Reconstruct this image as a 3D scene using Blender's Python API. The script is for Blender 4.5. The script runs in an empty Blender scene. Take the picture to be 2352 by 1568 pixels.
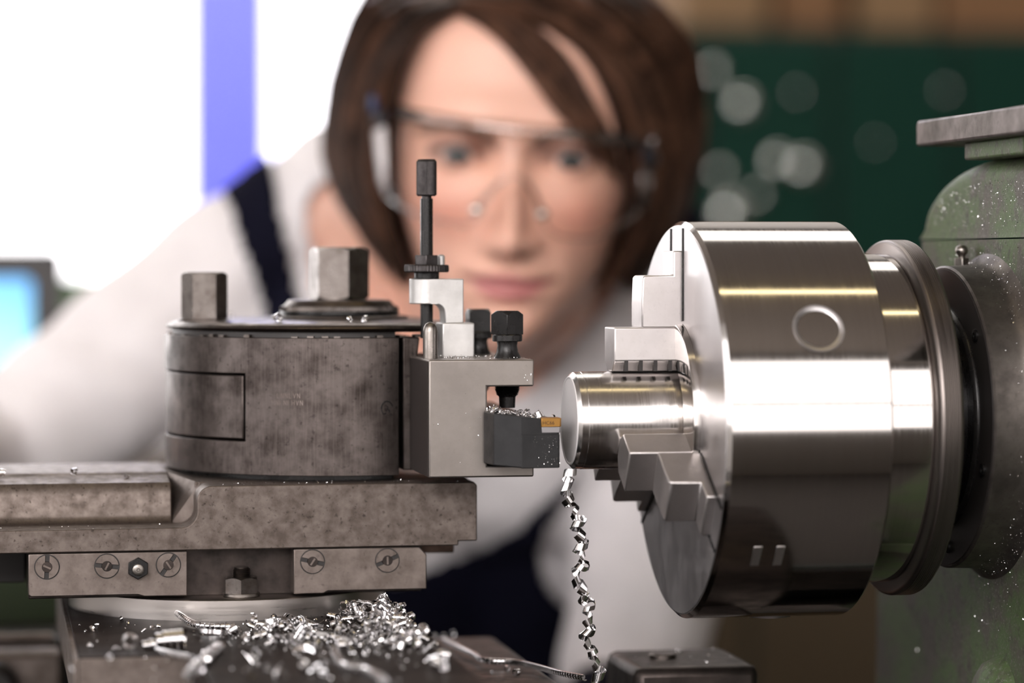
import bpy, bmesh, math, random
import numpy as np
from mathutils import Vector, Matrix

random.seed(7)
RNG = np.random.default_rng(11)
scene = bpy.context.scene
COL = scene.collection
S = 0.001            # lathe drawing is in millimetres; origin = centre of the chuck face
AXIS_H = 1.15        # spindle height above the floor (m)

# ------------------------------------------------------------------ camera
YAW, PITCH = math.radians(10.5), math.radians(1.6)
F_PX, CX, CY = 6533.0, 1176.0, 784.0
_f0 = np.array([math.sin(YAW), math.cos(YAW), 0.0])
_fw = math.cos(PITCH) * _f0 - math.sin(PITCH) * np.array([0, 0, 1.0])
_up = math.sin(PITCH) * _f0 + math.cos(PITCH) * np.array([0, 0, 1.0])
_rt = np.array([math.cos(YAW), -math.sin(YAW), 0.0])
CAM = -(1149.0 * _fw + (1556 - CX) / F_PX * 1149.0 * _rt - (963 - CY) / F_PX * 1149.0 * _up)

def W(p):
    return Vector((p[0] * S, p[1] * S, p[2] * S + AXIS_H))

cd = bpy.data.cameras.new('camera')
cam = bpy.data.objects.new('camera', cd)
COL.objects.link(cam)
cd.sensor_width = 36.0
cd.sensor_fit = 'HORIZONTAL'
cd.lens = 36.0 * F_PX / 2352.0
cd.clip_start = 0.02
cd.clip_end = 60
cam.matrix_world = Matrix(((_rt[0], _up[0], -_fw[0], W(CAM)[0]), (_rt[1], _up[1], -_fw[1], W(CAM)[1]),
                           (_rt[2], _up[2], -_fw[2], W(CAM)[2]), (0, 0, 0, 1)))
cd.dof.use_dof = True
cd.dof.focus_distance = 1.145
cd.dof.aperture_fstop = 3.9
scene.camera = cam

# ------------------------------------------------------------------ world, light level
world = bpy.data.worlds.new('world')
scene.world = world
world.use_nodes = True
world.node_tree.nodes['Background'].inputs[0].default_value = (0.8, 0.85, 1, 1)
world.node_tree.nodes['Background'].inputs[1].default_value = 0.25
WIN_REAR, WIN_BACK, FILL_LEFT, LAMP = 10.0, 3.6, 2.4, 5.0       # radiance of the window glass (left one added) and of the ceiling tubes
scene.view_settings.view_transform = 'Standard'
scene.view_settings.look = 'None'
scene.view_settings.gamma = 1
scene.view_settings.use_curve_mapping = False
scene.view_settings.exposure = 0.0
scene.cycles.max_bounces = 8
scene.cycles.diffuse_bounces = 3
scene.cycles.glossy_bounces = 4
scene.cycles.transparent_max_bounces = 12
scene.cycles.sample_clamp_indirect = 6
scene.cycles.caustics_reflective = False
scene.cycles.caustics_refractive = False

# ------------------------------------------------------------------ helpers
def at(px, py, depth):
    """point (mm) seen at picture position px,py and standing `depth` mm away from the camera"""
    return CAM + depth * (_fw + (px - CX) / F_PX * _rt - (py - CY) / F_PX * _up)

def at_y(px, py, y):
    d = _fw + (px - CX) / F_PX * _rt - (py - CY) / F_PX * _up
    return CAM + (y - CAM[1]) / d[1] * d

def at_z(px, py, z):
    d = _fw + (px - CX) / F_PX * _rt - (py - CY) / F_PX * _up
    return CAM + (z - CAM[2]) / d[2] * d

def project(P):
    d = np.asarray(P, float) - CAM
    z = d @ _fw
    return CX + F_PX * (d @ _rt) / z, CY - F_PX * (d @ _up) / z, z

ORG = {}

def tag(o, label=None, cat=None, group=None, kind=None):
    if label: o['label'] = label
    if cat: o['category'] = cat
    if group: o['group'] = group
    if kind: o['kind'] = kind
    return o

def thing(name, label, cat, base, group=None):
    o = bpy.data.objects.new(name, None)
    o.empty_display_size = 0.02
    COL.objects.link(o)
    o.location = W(base)
    ORG[o.name] = np.array(base, float)
    return tag(o, label, cat, group)

class MB:
    """collects faces in mm; build() links them as one mesh object"""
    def __init__(self):
        self.v, self.f = [], []

    def add(self, vs, fs):
        n = len(self.v)
        self.v += [tuple(map(float, p)) for p in vs]
        self.f += [tuple(i + n for i in q) for q in fs]
        return self

    def box(self, x0, x1, y0, y1, z0, z1):
        return self.add([(x0, y0, z0), (x1, y0, z0), (x1, y1, z0), (x0, y1, z0), (x0, y0, z1), (x1, y0, z1), (x1, y1, z1), (x0, y1, z1)],
                        [(0, 3, 2, 1), (4, 5, 6, 7), (0, 1, 5, 4), (1, 2, 6, 5), (2, 3, 7, 6), (3, 0, 4, 7)])

    def prism(self, poly, axis, lo, hi):
        def P(a, b, c):
            return {'x': (c, a, b), 'y': (a, c, b), 'z': (a, b, c)}[axis]
        n = len(poly)
        vs = [P(a, b, lo) for a, b in poly] + [P(a, b, hi) for a, b in poly]
        fs = [tuple(range(n)), tuple(range(2 * n - 1, n - 1, -1))] + [(i, (i + 1) % n, n + (i + 1) % n, n + i) for i in range(n)]
        return self.add(vs, fs)

    def lathe(self, prof, axis, c=(0, 0, 0), seg=64, closed=False, a0=0.0):
        """prof: list of (along, radius)"""
        vs, n = [], len(prof)
        for i in range(seg):
            t = a0 + 2 * math.pi * i / seg
            for a, r in prof:
                u, w = r * math.cos(t), r * math.sin(t)
                p = {'x': (a, u, w), 'y': (u, a, w), 'z': (u, w, a)}[axis]
                vs.append((p[0] + c[0], p[1] + c[1], p[2] + c[2]))
        fs = []
        for i in range(seg):
            j = (i + 1) % seg
            for k in range(n if closed else n - 1):
                l = (k + 1) % n
                fs.append((i * n + k, i * n + l, j * n + l, j * n + k))
        if not closed:
            fs.append(tuple(i * n for i in range(seg)))
            fs.append(tuple(i * n + n - 1 for i in range(seg - 1, -1, -1)))
        return self.add(vs, fs)

    def tube(self, path, r, seg=8, flat=None):
        path = [np.array(p, float) for p in path]
        n = len(path)
        vs, fs = [], []
        ref = np.array([0.13, 0.21, 0.97])
        for i, p in enumerate(path):
            t = path[min(i + 1, n - 1)] - path[max(i - 1, 0)]
            t /= np.linalg.norm(t) + 1e-9
            u = np.cross(t, ref)
            if np.linalg.norm(u) < 1e-3: u = np.cross(t, (1, 0, 0))
            u /= np.linalg.norm(u)
            w = np.cross(u, t)
            rr = r(i / (n - 1)) if callable(r) else r
            for k in range(seg):
                a = 2 * math.pi * k / seg
                vs.append(p + rr * (math.cos(a) * u + (flat or 1.0) * math.sin(a) * w))
        for i in range(n - 1):
            for k in range(seg):
                l = (k + 1) % seg
                fs.append((i * seg + k, i * seg + l, (i + 1) * seg + l, (i + 1) * seg + k))
        fs.append(tuple(range(seg - 1, -1, -1)))
        fs.append(tuple((n - 1) * seg + k for k in range(seg)))
        return self.add(vs, fs)

    def sphere(self, c, r, nu=16, nv=10, scl=(1, 1, 1)):
        vs, fs = [(c[0], c[1], c[2] - r * scl[2])], []
        for i in range(1, nv):
            a = -math.pi / 2 + math.pi * i / nv
            for k in range(nu):
                t = 2 * math.pi * k / nu
                vs.append((c[0] + r * scl[0] * math.cos(a) * math.cos(t), c[1] + r * scl[1] * math.cos(a) * math.sin(t), c[2] + r * scl[2] * math.sin(a)))
        vs.append((c[0], c[1], c[2] + r * scl[2]))
        top = len(vs) - 1
        for k in range(nu):
            fs.append((0, 1 + (k + 1) % nu, 1 + k))
            fs.append((top, top - nu + k, top - nu + (k + 1) % nu))
        for i in range(nv - 2):
            for k in range(nu):
                a, b = 1 + i * nu + k, 1 + i * nu + (k + 1) % nu
                fs.append((a, b, b + nu, a + nu))
        return self.add(vs, fs)

    def capsule(self, a, b, ra, rb, seg=20, ys=1.0):
        """tapered rounded limb"""
        a, b = np.array(a, float), np.array(b, float)
        d = b - a
        L = np.linalg.norm(d)
        t = d / L
        u = np.cross(t, (0.3, 0.2, 1)); u /= np.linalg.norm(u)
        w = np.cross(t, u)
        rings = [(-ra * math.cos(x), ra * math.sin(x)) for x in (0.25, 0.6, 1.0, 1.35)]
        rings += [(L * s, ra + (rb - ra) * s) for s in (0, .25, .5, .75, 1)]
        rings += [(L + rb * math.cos(x), rb * math.sin(x)) for x in (1.35, 1.0, 0.6, 0.25)]
        vs = [a + h * t + r * (math.cos(2 * math.pi * k / seg) * u + ys * math.sin(2 * math.pi * k / seg) * w) for h, r in rings for k in range(seg)]
        n = len(rings)
        fs = [(i * seg + k, i * seg + (k + 1) % seg, (i + 1) * seg + (k + 1) % seg, (i + 1) * seg + k) for i in range(n - 1) for k in range(seg)]
        fs += [tuple(range(seg - 1, -1, -1)), tuple((n - 1) * seg + k for k in range(seg))]
        return self.add(vs, fs)

    def rotate_x(self, ang):
        c, s = math.cos(ang), math.sin(ang)
        self.v = [(x, y * c - z * s, y * s + z * c) for x, y, z in self.v]
        return self

    def clip_x(self, xm):
        self.v = [(min(x, xm), y, z) for x, y, z in self.v]
        return self

    def mesh(self, name, org):
        me = bpy.data.meshes.new(name)
        V = (np.array(self.v) - np.array(org)) * S
        me.from_pydata(V.tolist(), [], self.f)
        bm = bmesh.new(); bm.from_mesh(me)
        bmesh.ops.recalc_face_normals(bm, faces=bm.faces)
        bm.to_mesh(me); bm.free()
        return me

    def build(self, name, mat, parent=None, org=None, smooth=35, bevel=0, seg=2, label=None):
        root = parent
        while root is not None and root.parent is not None: root = root.parent
        if root is not None: org = ORG[root.name]
        elif org is None:
            V = np.array(self.v); org = np.array([(V[:, 0].min() + V[:, 0].max()) / 2, (V[:, 1].min() + V[:, 1].max()) / 2, V[:, 2].min()])
        me = self.mesh(name, org)
        me.materials.append(mat)
        if smooth:
            me.shade_smooth()
            me.set_sharp_from_angle(angle=math.radians(smooth))
        o = bpy.data.objects.new(name, me)
        COL.objects.link(o)
        if parent is not None:
            o.parent = parent
        else:
            o.location = W(org); ORG[o.name] = np.array(org, float)
        if bevel:
            m = o.modifiers.new('bevel', 'BEVEL'); m.width = bevel * S; m.segments = seg; m.limit_method = 'ANGLE'; m.angle_limit = math.radians(40)
        if label: o['label'] = label
        return o

def hexpts(cx, cy, rad, ang, n=6):
    return [(cx + rad * math.cos(ang + 2 * math.pi * k / n), cy + rad * math.sin(ang + 2 * math.pi * k / n)) for k in range(n)]

def chamfered_head(mb, cx, cy, rad, ang, z0, z1, n=6, ch=0.09, both=False):
    """bolt head: n-sided prism whose corners are turned off by a cone, with the curved chamfer arcs on the flats"""
    M = 8
    rin = rad * math.cos(math.pi / n)
    rings = []
    hs = (rad - rin) * 0.75
    lev = [('c', z1, rin * 0.96)] + [('t', 0, 0)] + ([('b', 0, 0), ('c', z0, rin * 0.96)] if both else [('f', z0, 0)])
    vs, fs = [], []
    N = n * M
    for kind, z, r in lev:
        for k in range(N):
            a = ang + 2 * math.pi * k / N
            q = (k % M) / M * 2 * math.pi / n
            rp = rin / math.cos(q - math.pi / n)          # distance to the flat in this direction
            drop = (rp - rin) / (rad - rin + 1e-9) * hs + 0.15
            if kind == 'c': R, zz = r, z
            elif kind == 't': R, zz = rp, z1 - drop
            elif kind == 'b': R, zz = rp, z0 + drop
            else: R, zz = rp, z
            vs.append((cx + R * math.cos(a), cy + R * math.sin(a), zz))
    for i in range(len(lev) - 1):
        for k in range(N):
            l = (k + 1) % N
            fs.append((i * N + k, i * N + l, (i + 1) * N + l, (i + 1) * N + k))
    fs.append(tuple(range(N)))
    fs.append(tuple((len(lev) - 1) * N + k for k in range(N - 1, -1, -1)))
    return mb.add(vs, fs)

# ------------------------------------------------------------------ materials
def nodes_of(name):
    m = bpy.data.materials.new(name)
    m.use_nodes = True
    nt = m.node_tree
    b = nt.nodes['Principled BSDF']
    return m, nt, b

def N(nt, typ, **kw):
    n = nt.nodes.new(typ)
    for k, v in kw.items():
        if k in n.inputs: n.inputs[k].default_value = v
        else: setattr(n, k, v)
    return n

def coords(nt, scale=(1, 1, 1)):
    tc = N(nt, 'ShaderNodeTexCoord')
    mp = N(nt, 'ShaderNodeMapping')
    mp.inputs['Scale'].default_value = scale
    nt.links.new(tc.outputs['Object'], mp.inputs['Vector'])
    return mp.outputs['Vector']

def noise(nt, vec, scale, detail=4, rough=0.55):
    n = N(nt, 'ShaderNodeTexNoise')
    n.inputs['Scale'].default_value = scale; n.inputs['Detail'].default_value = detail; n.inputs['Roughness'].default_value = rough
    nt.links.new(vec, n.inputs['Vector'])
    return n.outputs['Fac']

def ramp(nt, fac, stops):
    r = N(nt, 'ShaderNodeValToRGB')
    el = r.color_ramp.elements
    while len(el) < len(stops): el.new(0.5)
    for e, (p, c) in zip(el, stops):
        e.position = p; e.color = (*c, 1) if len(c) == 3 else c
    nt.links.new(fac, r.inputs['Fac'])
    return r.outputs['Color']

def mixc(nt, fac, a, b):
    m = N(nt, 'ShaderNodeMix'); m.data_type = 'RGBA'
    for sock, val in ((m.inputs[0], fac), (m.inputs[6], a), (m.inputs[7], b)):
        if isinstance(val, (int, float)): sock.default_value = val
        elif isinstance(val, tuple): sock.default_value = (*val, 1)
        else: nt.links.new(val, sock)
    return m.outputs[2]

def maprange(nt, val, a, b, c, d):
    m = N(nt, 'ShaderNodeMapRange')
    m.inputs[1].default_value = a; m.inputs[2].default_value = b; m.inputs[3].default_value = c; m.inputs[4].default_value = d
    nt.links.new(val, m.inputs[0])
    return m.outputs[0]

def bump(nt, b, h, strength=0.2, dist=0.0002):
    n = N(nt, 'ShaderNodeBump')
    n.inputs['Strength'].default_value = strength; n.inputs['Distance'].default_value = dist
    nt.links.new(h, n.inputs['Height']); nt.links.new(n.outputs['Normal'], b.inputs['Normal'])

def plain(name, col, rough=0.5, metal=0.0, spec=0.5):
    m, nt, b = nodes_of(name)
    v = coords(nt)
    f = noise(nt, v, 60, 3)
    nt.links.new(mixc(nt, f, tuple(c * 0.9 for c in col), tuple(min(1, c * 1.08) for c in col)), b.inputs['Base Color'])
    b.inputs['Roughness'].default_value = rough; b.inputs['Metallic'].default_value = metal; b.inputs['Specular IOR Level'].default_value = spec
    return m

def steel(name, light, dark, rough=0.4, metal=1.0, big=90, fine=900, spots=0.45, streak=None, bstr=0.15, aniso=0.0, rvar=0.12):
    """used machine steel: blotchy stain, fine pits, optional directional scratches"""
    m, nt, b = nodes_of(name)
    if max(light) < 0.6:
        light, dark = tuple(x * 0.5 for x in light), tuple(x * 0.5 for x in dark)
    v = coords(nt)
    n1 = noise(nt, v, big, 5, 0.6)
    n2 = noise(nt, v, fine, 3, 0.6)
    c1 = ramp(nt, n1, [(0.34, dark), (0.66, light)])
    c2 = mixc(nt, maprange(nt, n2, 0.60, 0.72, 0, spots), c1, tuple(x * 0.35 for x in dark))
    h = n2
    if streak:
        ns = noise(nt, coords(nt, streak), 1.0, 4, 0.65)
        c2 = mixc(nt, maprange(nt, ns, 0.45, 0.7, 0, 0.28), c2, tuple(min(1, x * 1.45) for x in light))
        h = ns
    nt.links.new(c2, b.inputs['Base Color'])
    nt.links.new(maprange(nt, n1, 0.3, 0.7, rough + rvar, rough - rvar * 0.5), b.inputs['Roughness'])
    b.inputs['Metallic'].default_value = metal
    b.inputs['Anisotropic'].default_value = aniso
    bump(nt, b, h, bstr, 0.0001)
    return m

def turned(name, col, rough, axis_scale, ring=0.25):
    """bright turned steel with fine tool marks around the axis"""
    m, nt, b = nodes_of(name)
    v = coords(nt, axis_scale)
    n1 = noise(nt, v, 1.0, 4, 0.6)
    nt.links.new(mixc(nt, n1, tuple(c * (1 - ring) for c in col), col), b.inputs['Base Color'])
    nt.links.new(maprange(nt, n1, 0.3, 0.7, rough * 0.8, rough * 1.3), b.inputs['Roughness'])
    b.inputs['Metallic'].default_value = 1.0
    bump(nt, b, n1, 0.05, 0.00005)
    return m

def emitter(name, col, strength):
    m, nt, b = nodes_of(name)
    b.inputs['Base Color'].default_value = (*col, 1)
    b.inputs['Emission Color'].default_value = (*col, 1)
    b.inputs['Emission Strength'].default_value = strength
    return m

M = {}
M['drum'] = steel('worn_drum_steel', (0.25, 0.212, 0.198), (0.082, 0.066, 0.059), 0.38, 1.0, 85, 420, 0.7, (1400, 1400, 60), 0.22)
M['block'] = steel('ground_holder_steel', (0.595, 0.54, 0.50), (0.50, 0.45, 0.415), 0.44, 1.0, 60, 900, 0.1, None, 0.05, rvar=0.03)
M['slide'] = steel('stained_slide_steel', (0.38, 0.318, 0.285), (0.235, 0.19, 0.165), 0.52, 1.0, 190, 520, 0.75, None, 0.2)
M['gib'] = steel('gib_steel', (0.44, 0.37, 0.335), (0.31, 0.255, 0.225), 0.50, 1.0, 130, 420, 0.4, None, 0.15)
M['hexsteel'] = steel('bolt_steel', (0.42, 0.375, 0.35), (0.22, 0.185, 0.165), 0.30, 1.0, 120, 700, 0.3, None, 0.1)
M['cover'] = steel('cover_steel', (0.27, 0.225, 0.2), (0.13, 0.105, 0.092), 0.36, 1.0, 90, 600, 0.3, None, 0.1)
M['dark_steel'] = steel('oily_dark_steel', (0.12, 0.095, 0.085), (0.05, 0.04, 0.036), 0.4, 0.8, 90, 500, 0.3)  # one even dark steel for the bed, saddle and base
M['oxide'] = steel('black_oxide', (0.026, 0.024, 0.024), (0.014, 0.013, 0.013), 0.26, 0.3, 200, 900, 0.15, None, 0.1)
M['toolblack'] = steel('black_tool_steel', (0.045, 0.045, 0.048), (0.03, 0.03, 0.032), 0.42, 0.4, 120, 1200, 0.1, None, 0.08)
M['knurl'] = steel('knurled_dark_steel', (0.16, 0.145, 0.145), (0.10, 0.09, 0.09), 0.38, 0.9, 300, 900, 0.1)
M['alu'] = steel('bare_aluminium', (0.61, 0.60, 0.59), (0.52, 0.51, 0.50), 0.46, 0.9, 90, 900, 0.15, None, 0.1)
M['pin'] = steel('polished_pin', (0.58, 0.53, 0.49), (0.46, 0.42, 0.38), 0.30, 1.0, 200, 900, 0.1)
M['chuck'] = turned('turned_chuck_steel', (0.66, 0.63, 0.61), 0.10, (1500, 25, 25), 0.2)
M['face'] = turned('chuck_face_steel', (0.56, 0.54, 0.545), 0.36, (60, 60, 60), 0.15)
M['jaw'] = steel('jaw_steel', (0.61, 0.58, 0.575), (0.54, 0.51, 0.50), 0.40, 1.0, 60, 800, 0.1, None, 0.05, rvar=0.04)
M['bar'] = turned('turned_bar_steel', (0.78, 0.75, 0.73), 0.20, (1800, 60, 60), 0.2)
M['barend'] = plain('faced_bar_end', (0.78, 0.75, 0.75), 0.5, 0.3)
M['ring'] = turned('ridged_ring_steel', (0.25, 0.22, 0.205), 0.36, (2500, 10, 10), 0.3)
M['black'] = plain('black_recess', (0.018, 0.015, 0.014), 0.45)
M['sideshade'] = plain('painted_side_shade', (0.035, 0.028, 0.026), 0.75, 0, 0.15)
M['boss'] = steel('dusty_boss_steel', (0.36, 0.32, 0.29), (0.15, 0.13, 0.12), 0.42, 0.9, 60, 700, 0.4)
M['gold'] = plain('gold_coated_carbide', (0.36, 0.19, 0.05), 0.35, 0.8)
M['carbide'] = plain('grey_carbide', (0.30, 0.29, 0.30), 0.3, 0.8)
M['print'] = plain('dark_print', (0.05, 0.02, 0.008), 0.6)
M['chip'] = plain('bright_steel_chip', (0.86, 0.85, 0.86), 0.14, 1.0)
M['swivel'] = turned('turned_swivel_steel', (0.56, 0.52, 0.495), 0.30, (15, 15, 500), 0.06)
M['cross'] = steel('oiled_cross_slide', (0.060, 0.046, 0.042), (0.034, 0.027, 0.025), 0.38, 0.0, 40, 300, 0.2, None, 0.03, rvar=0.04)
M['cross'].node_tree.nodes['Principled BSDF'].inputs['IOR'].default_value = 1.1
M['brownsteel'] = steel('rusty_rail', (0.20, 0.13, 0.10), (0.10, 0.06, 0.045), 0.5, 0.8)
M['bed'] = plain('dark_bed_paint', (0.03, 0.035, 0.03), 0.5)
M['green'] = None

def green_paint(name, base, dirt, dust):
    m, nt, b = nodes_of(name)
    v = coords(nt)
    n1 = noise(nt, v, 38, 6, 0.68)
    n2 = noise(nt, v, 190, 5, 0.65)
    n3 = noise(nt, v, 800, 2, 0.5)
    c = mixc(nt, maprange(nt, n1, 0.46, 0.58, 0, 1), base, dirt)
    c = mixc(nt, maprange(nt, n2, 0.52, 0.70, 0, 0.8), c, tuple(x * 0.45 for x in dirt))
    c = mixc(nt, maprange(nt, n3, 0.56, 0.70, 0, 0.55), c, dust)
    nt.links.new(c, b.inputs['Base Color'])
    b.inputs['Roughness'].default_value = 0.55
    b.inputs['Metallic'].default_value = 0.1
    b.inputs['Specular IOR Level'].default_value = 0.35
    bump(nt, b, n2, 0.35, 0.0006)
    return m
M['green'] = green_paint('chipped_green_paint', (0.075, 0.115, 0.045), (0.085, 0.078, 0.062), (0.20, 0.19, 0.175))
M['greenflat'] = plain('green_panel_paint', (0.028, 0.045, 0.016), 0.5)

# ------------------------------------------------------------------ the room
FLOOR = -1150.0
CEIL = 1750.0
XL, XR, YR, YB = -2700.0, 2400.0, -2150.0, 2650.0
M['wallwhite'] = plain('white_wall_paint', (0.72, 0.70, 0.68), 0.7)
M['wallgrey'] = plain('grey_wall_paint', (0.20, 0.175, 0.155), 0.7)
M['ceil'] = plain('dim_ceiling_paint', (0.19, 0.16, 0.135), 0.8)
M['floor'] = plain('dark_concrete', (0.06, 0.052, 0.046), 0.7)
M['winframe'] = plain('window_frame_paint', (0.75, 0.75, 0.74), 0.5)
M['skyrear'] = emitter('daylight_window_rear', (1.0, 0.955, 0.945), WIN_REAR)
M['skyback'] = emitter('daylight_window_back', (1.0, 0.98, 0.99), WIN_BACK)
M['fillpane'] = emitter('fill_window_left', (1.0, 0.98, 0.99), FILL_LEFT)
M['dimcol'] = emitter('dimmed_column_pane', (1.0, 0.95, 0.93), 2.1)
M['dimlow'] = emitter('dimmed_lower_pane', (1.0, 0.95, 0.93), WIN_REAR * 0.1)
M['panel'] = emitter('glow_panel_face', (1.0, 0.95, 0.88), 2.2)
M['tube'] = emitter('warm_fluorescent', (1.0, 0.80, 0.42), LAMP)

def structure(o):
    o['kind'] = 'structure'
    return o
structure(MB().box(XL - 100, XR + 100, YR - 100, YB + 100, FLOOR - 60, FLOOR).build('floor', M['floor'], smooth=0))
structure(MB().box(XL - 100, XR + 100, YR - 100, YB + 100, CEIL, CEIL + 60).build('ceiling', M['ceil'], smooth=0))
structure(MB().box(XR, XR + 100, YR, YB, FLOOR, CEIL).build('wall_right', M['wallgrey'], smooth=0))

def wall_with_window(wall, win, y0, y1, x0, x1, z0, z1, mat, mulls, sky, yp, low=None, zt=None, dimcol=None):
    m = MB()
    m.box(XL, x0, y0, y1, FLOOR, CEIL); m.box(x1, XR, y0, y1, FLOOR, CEIL)
    m.box(x0, x1, y0, y1, FLOOR, z0); m.box(x0, x1, y0, y1, z1, CEIL)
    structure(m.build(wall, mat, smooth=0))
    f = MB()
    fr = 45
    f.box(x0, x1, y0 + 20, y1 - 20, z0, z0 + fr); f.box(x0, x1, y0 + 20, y1 - 20, z1 - fr, z1)
    f.box(x0, x0 + fr, y0 + 20, y1 - 20, z0 + fr, z1 - fr); f.box(x1 - fr, x1, y0 + 20, y1 - 20, z0 + fr, z1 - fr)
    for xm in mulls: f.box(xm - 22, xm + 22, y0 + 30, y1 - 30, z0 + fr, z1 - fr)
    w = structure(f.build(win, M['winframe'], smooth=0))
    ed = [x0 + fr] + [v for xm in mulls for v in (xm - 22, xm + 22)] + [x1 - fr]
    for ic, (a, b) in enumerate(zip(ed[0::2], ed[1::2])):
        if dimcol is not None and ic == len(mulls): sky = low = dimcol      # last column given an added dimmer glow to shape the light
        if zt is None:
            MB().box(a, b, yp, yp + 6, z0 + fr, z1 - fr).build('pane', sky, w, smooth=0)
        else:      # transom: sky above, lower panes dimmed to keep light off low things
            MB().box(a, b, yp, yp + 6, z0 + fr, zt - 20).build('pane', low, w, smooth=0)
            MB().box(a, b, yp, yp + 6, zt + 20, z1 - fr).build('pane', sky, w, smooth=0)
            MB().box(a, b, y0 + 30, y1 - 30, zt - 20, zt + 20).build('transom', M['winframe'], w, smooth=0)
    return w
wall_with_window('wall_rear', 'window_1', YR - 100, YR, -2400, 1250, -190, 1600, M['wallgrey'], (-1200, -300), M['skyrear'], YR - 60, M['dimlow'], 430, M['dimcol'])
wall_with_window('wall_back', 'window_2', YB, YB + 100, -2500, 430, -150, 1560, M['wallwhite'], (-1700, -950), M['skyback'], YB + 50)

def left_wall_fill(y0, y1, z0, z1):
    m = MB()
    m.box(XL - 100, XL, YR, y0, FLOOR, CEIL); m.box(XL - 100, XL, y1, YB, FLOOR, CEIL); m.box(XL - 100, XL, y0, y1, FLOOR, z0); m.box(XL - 100, XL, y0, y1, z1, CEIL)
    structure(m.build('wall_left', M['wallwhite'], smooth=0))
    f = MB(); fr = 45
    f.box(XL - 80, XL - 20, y0, y1, z0, z0 + fr); f.box(XL - 80, XL - 20, y0, y1, z1 - fr, z1)
    for yy in (y0, (y0 + y1) / 2 - fr / 2, y1 - fr): f.box(XL - 80, XL - 20, yy, yy + fr, z0 + fr, z1 - fr)
    w = structure(f.build('fill_window', M['winframe'], smooth=0))
    ym = (y0 + y1) / 2
    for a, b in ((y0 + fr, ym - fr / 2), (ym + fr / 2, y1 - fr)): MB().box(XL - 56, XL - 50, a, b, z0 + fr, z1 - fr).build('pane', M['fillpane'], w, smooth=0)
left_wall_fill(-1750, 250, -100, 1500)  # unseen window added to brighten things from the left

# fluorescent ceiling lamp and an added glow panel
x0, x1, y = -900, 900, -330
t = thing('ceiling_lamp', 'long fluorescent ceiling lamp above the lathe', 'lamp', ((x0 + x1) / 2, y, CEIL - 110))
MB().box(x0, x1, y - 70, y + 70, CEIL - 40, CEIL).build('housing', M['winframe'], t)
MB().tube([(x0 + 20, y, CEIL - 70), (x1 - 20, y, CEIL - 70)], 22, 12).build('fluorescent_tube', M['tube'], t)
for xx in (x0 + 10, x1 - 10):
    MB().box(xx - 12, xx + 12, y - 25, y + 25, CEIL - 100, CEIL - 40).build('holder', M['winframe'], t)
t = thing('glow_panel', 'added wide glowing ceiling panel near the far windows', 'lamp', (200, 1700, CEIL - 60))  # unseen glow added to brighten the top of the chuck
MB().box(-900, 1500, 1250, 2150, CEIL - 60, CEIL).build('housing', M['winframe'], t)
MB().box(-880, 1480, 1270, 2130, CEIL - 66, CEIL - 60).build('glow_face', M['panel'], t)

# ------------------------------------------------------------------ background furniture
def blue_fabric(name, col):
    m, nt, b = nodes_of(name)
    v = coords(nt, (1, 1, 1))
    f = noise(nt, v, 8, 3)
    c = mixc(nt, f, tuple(x * 0.92 for x in col), col)
    nt.links.new(c, b.inputs['Base Color'])
    b.inputs['Roughness'].default_value = 0.8
    tr = N(nt, 'ShaderNodeBsdfTranslucent'); nt.links.new(c, tr.inputs['Color'])
    mx = N(nt, 'ShaderNodeMixShader'); mx.inputs[0].default_value = 0.55
    nt.links.new(b.outputs[0], mx.inputs[1]); nt.links.new(tr.outputs[0], mx.inputs[2])
    nt.links.new(mx.outputs[0], nt.nodes['Material Output'].inputs['Surface'])
    return m
M['bluefab'] = blue_fabric('blue_banner_cloth', (0.46, 0.48, 1.0))
p0, p1 = at_y(432, 300, 2560), at_y(624, 300, 2560)
t = thing('hanging_banner', 'tall blue cloth banner hanging in front of the bright window', 'banner', (0.5 * (p0[0] + p1[0]), 2560, -260))
m = MB()
nx = 24
vs = [(p0[0] + (p1[0] - p0[0]) * i / nx, 2560 + 5 * math.sin(i * 1.1), z) for z in (-250, 1500) for i in range(nx + 1)]
m.add(vs, [(i, i + 1, nx + 2 + i, nx + 1 + i) for i in range(nx)])
o = m.build('cloth', M['bluefab'], t, smooth=60)
md = o.modifiers.new('thick', 'SOLIDIFY'); md.thickness = 0.002
MB().tube([(p0[0] - 15, 2560, 1505), (p1[0] + 15, 2560, 1505)], 9, 10).build('top_rod', M['pin'], t)
MB().tube([(p0[0] - 5, 2560, -250), (p1[0] + 5, 2560, -250)], 8, 10).build('bottom_rod', M['pin'], t)

M['cabgreen'] = plain('dark_green_cabinet_paint', (0.004, 0.032, 0.021), 0.6, 0, 0.15)
M['cabdark'] = plain('cabinet_shadow_gap', (0.004, 0.012, 0.009), 0.6)
M['chrome'] = plain('chrome_knob', (0.82, 0.85, 0.82), 0.06, 1.0)
M['card'] = plain('brown_cardboard', (0.19, 0.095, 0.04), 0.8)
M['card2'] = plain('tan_wood_box', (0.22, 0.13, 0.06), 0.7)
M['bench'] = plain('brown_bench_wood', (0.09, 0.062, 0.032), 0.7)
cab_top = at_y(1900, 62, 2380)[2]
cab_l, cab_r = at_y(1330, 300, 2380)[0], at_y(3300, 300, 2380)[0]
t = thing('tool_cabinet', 'dark green steel tool cabinet with round shiny knobs behind the woman', 'cabinet', ((cab_l + cab_r) / 2, 2500, FLOOR))
MB().box(cab_l, cab_r, 2400, 2640, FLOOR, cab_top).build('body', M['cabdark'], t)
nd = 7
wd = (cab_r - cab_l) / nd
for i in range(nd):
    MB().box(cab_l + i * wd + 6, cab_l + (i + 1) * wd - 6, 2380, 2402, FLOOR + 60, cab_top - 12).build('door', M['cabgreen'], t, bevel=3)
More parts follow.
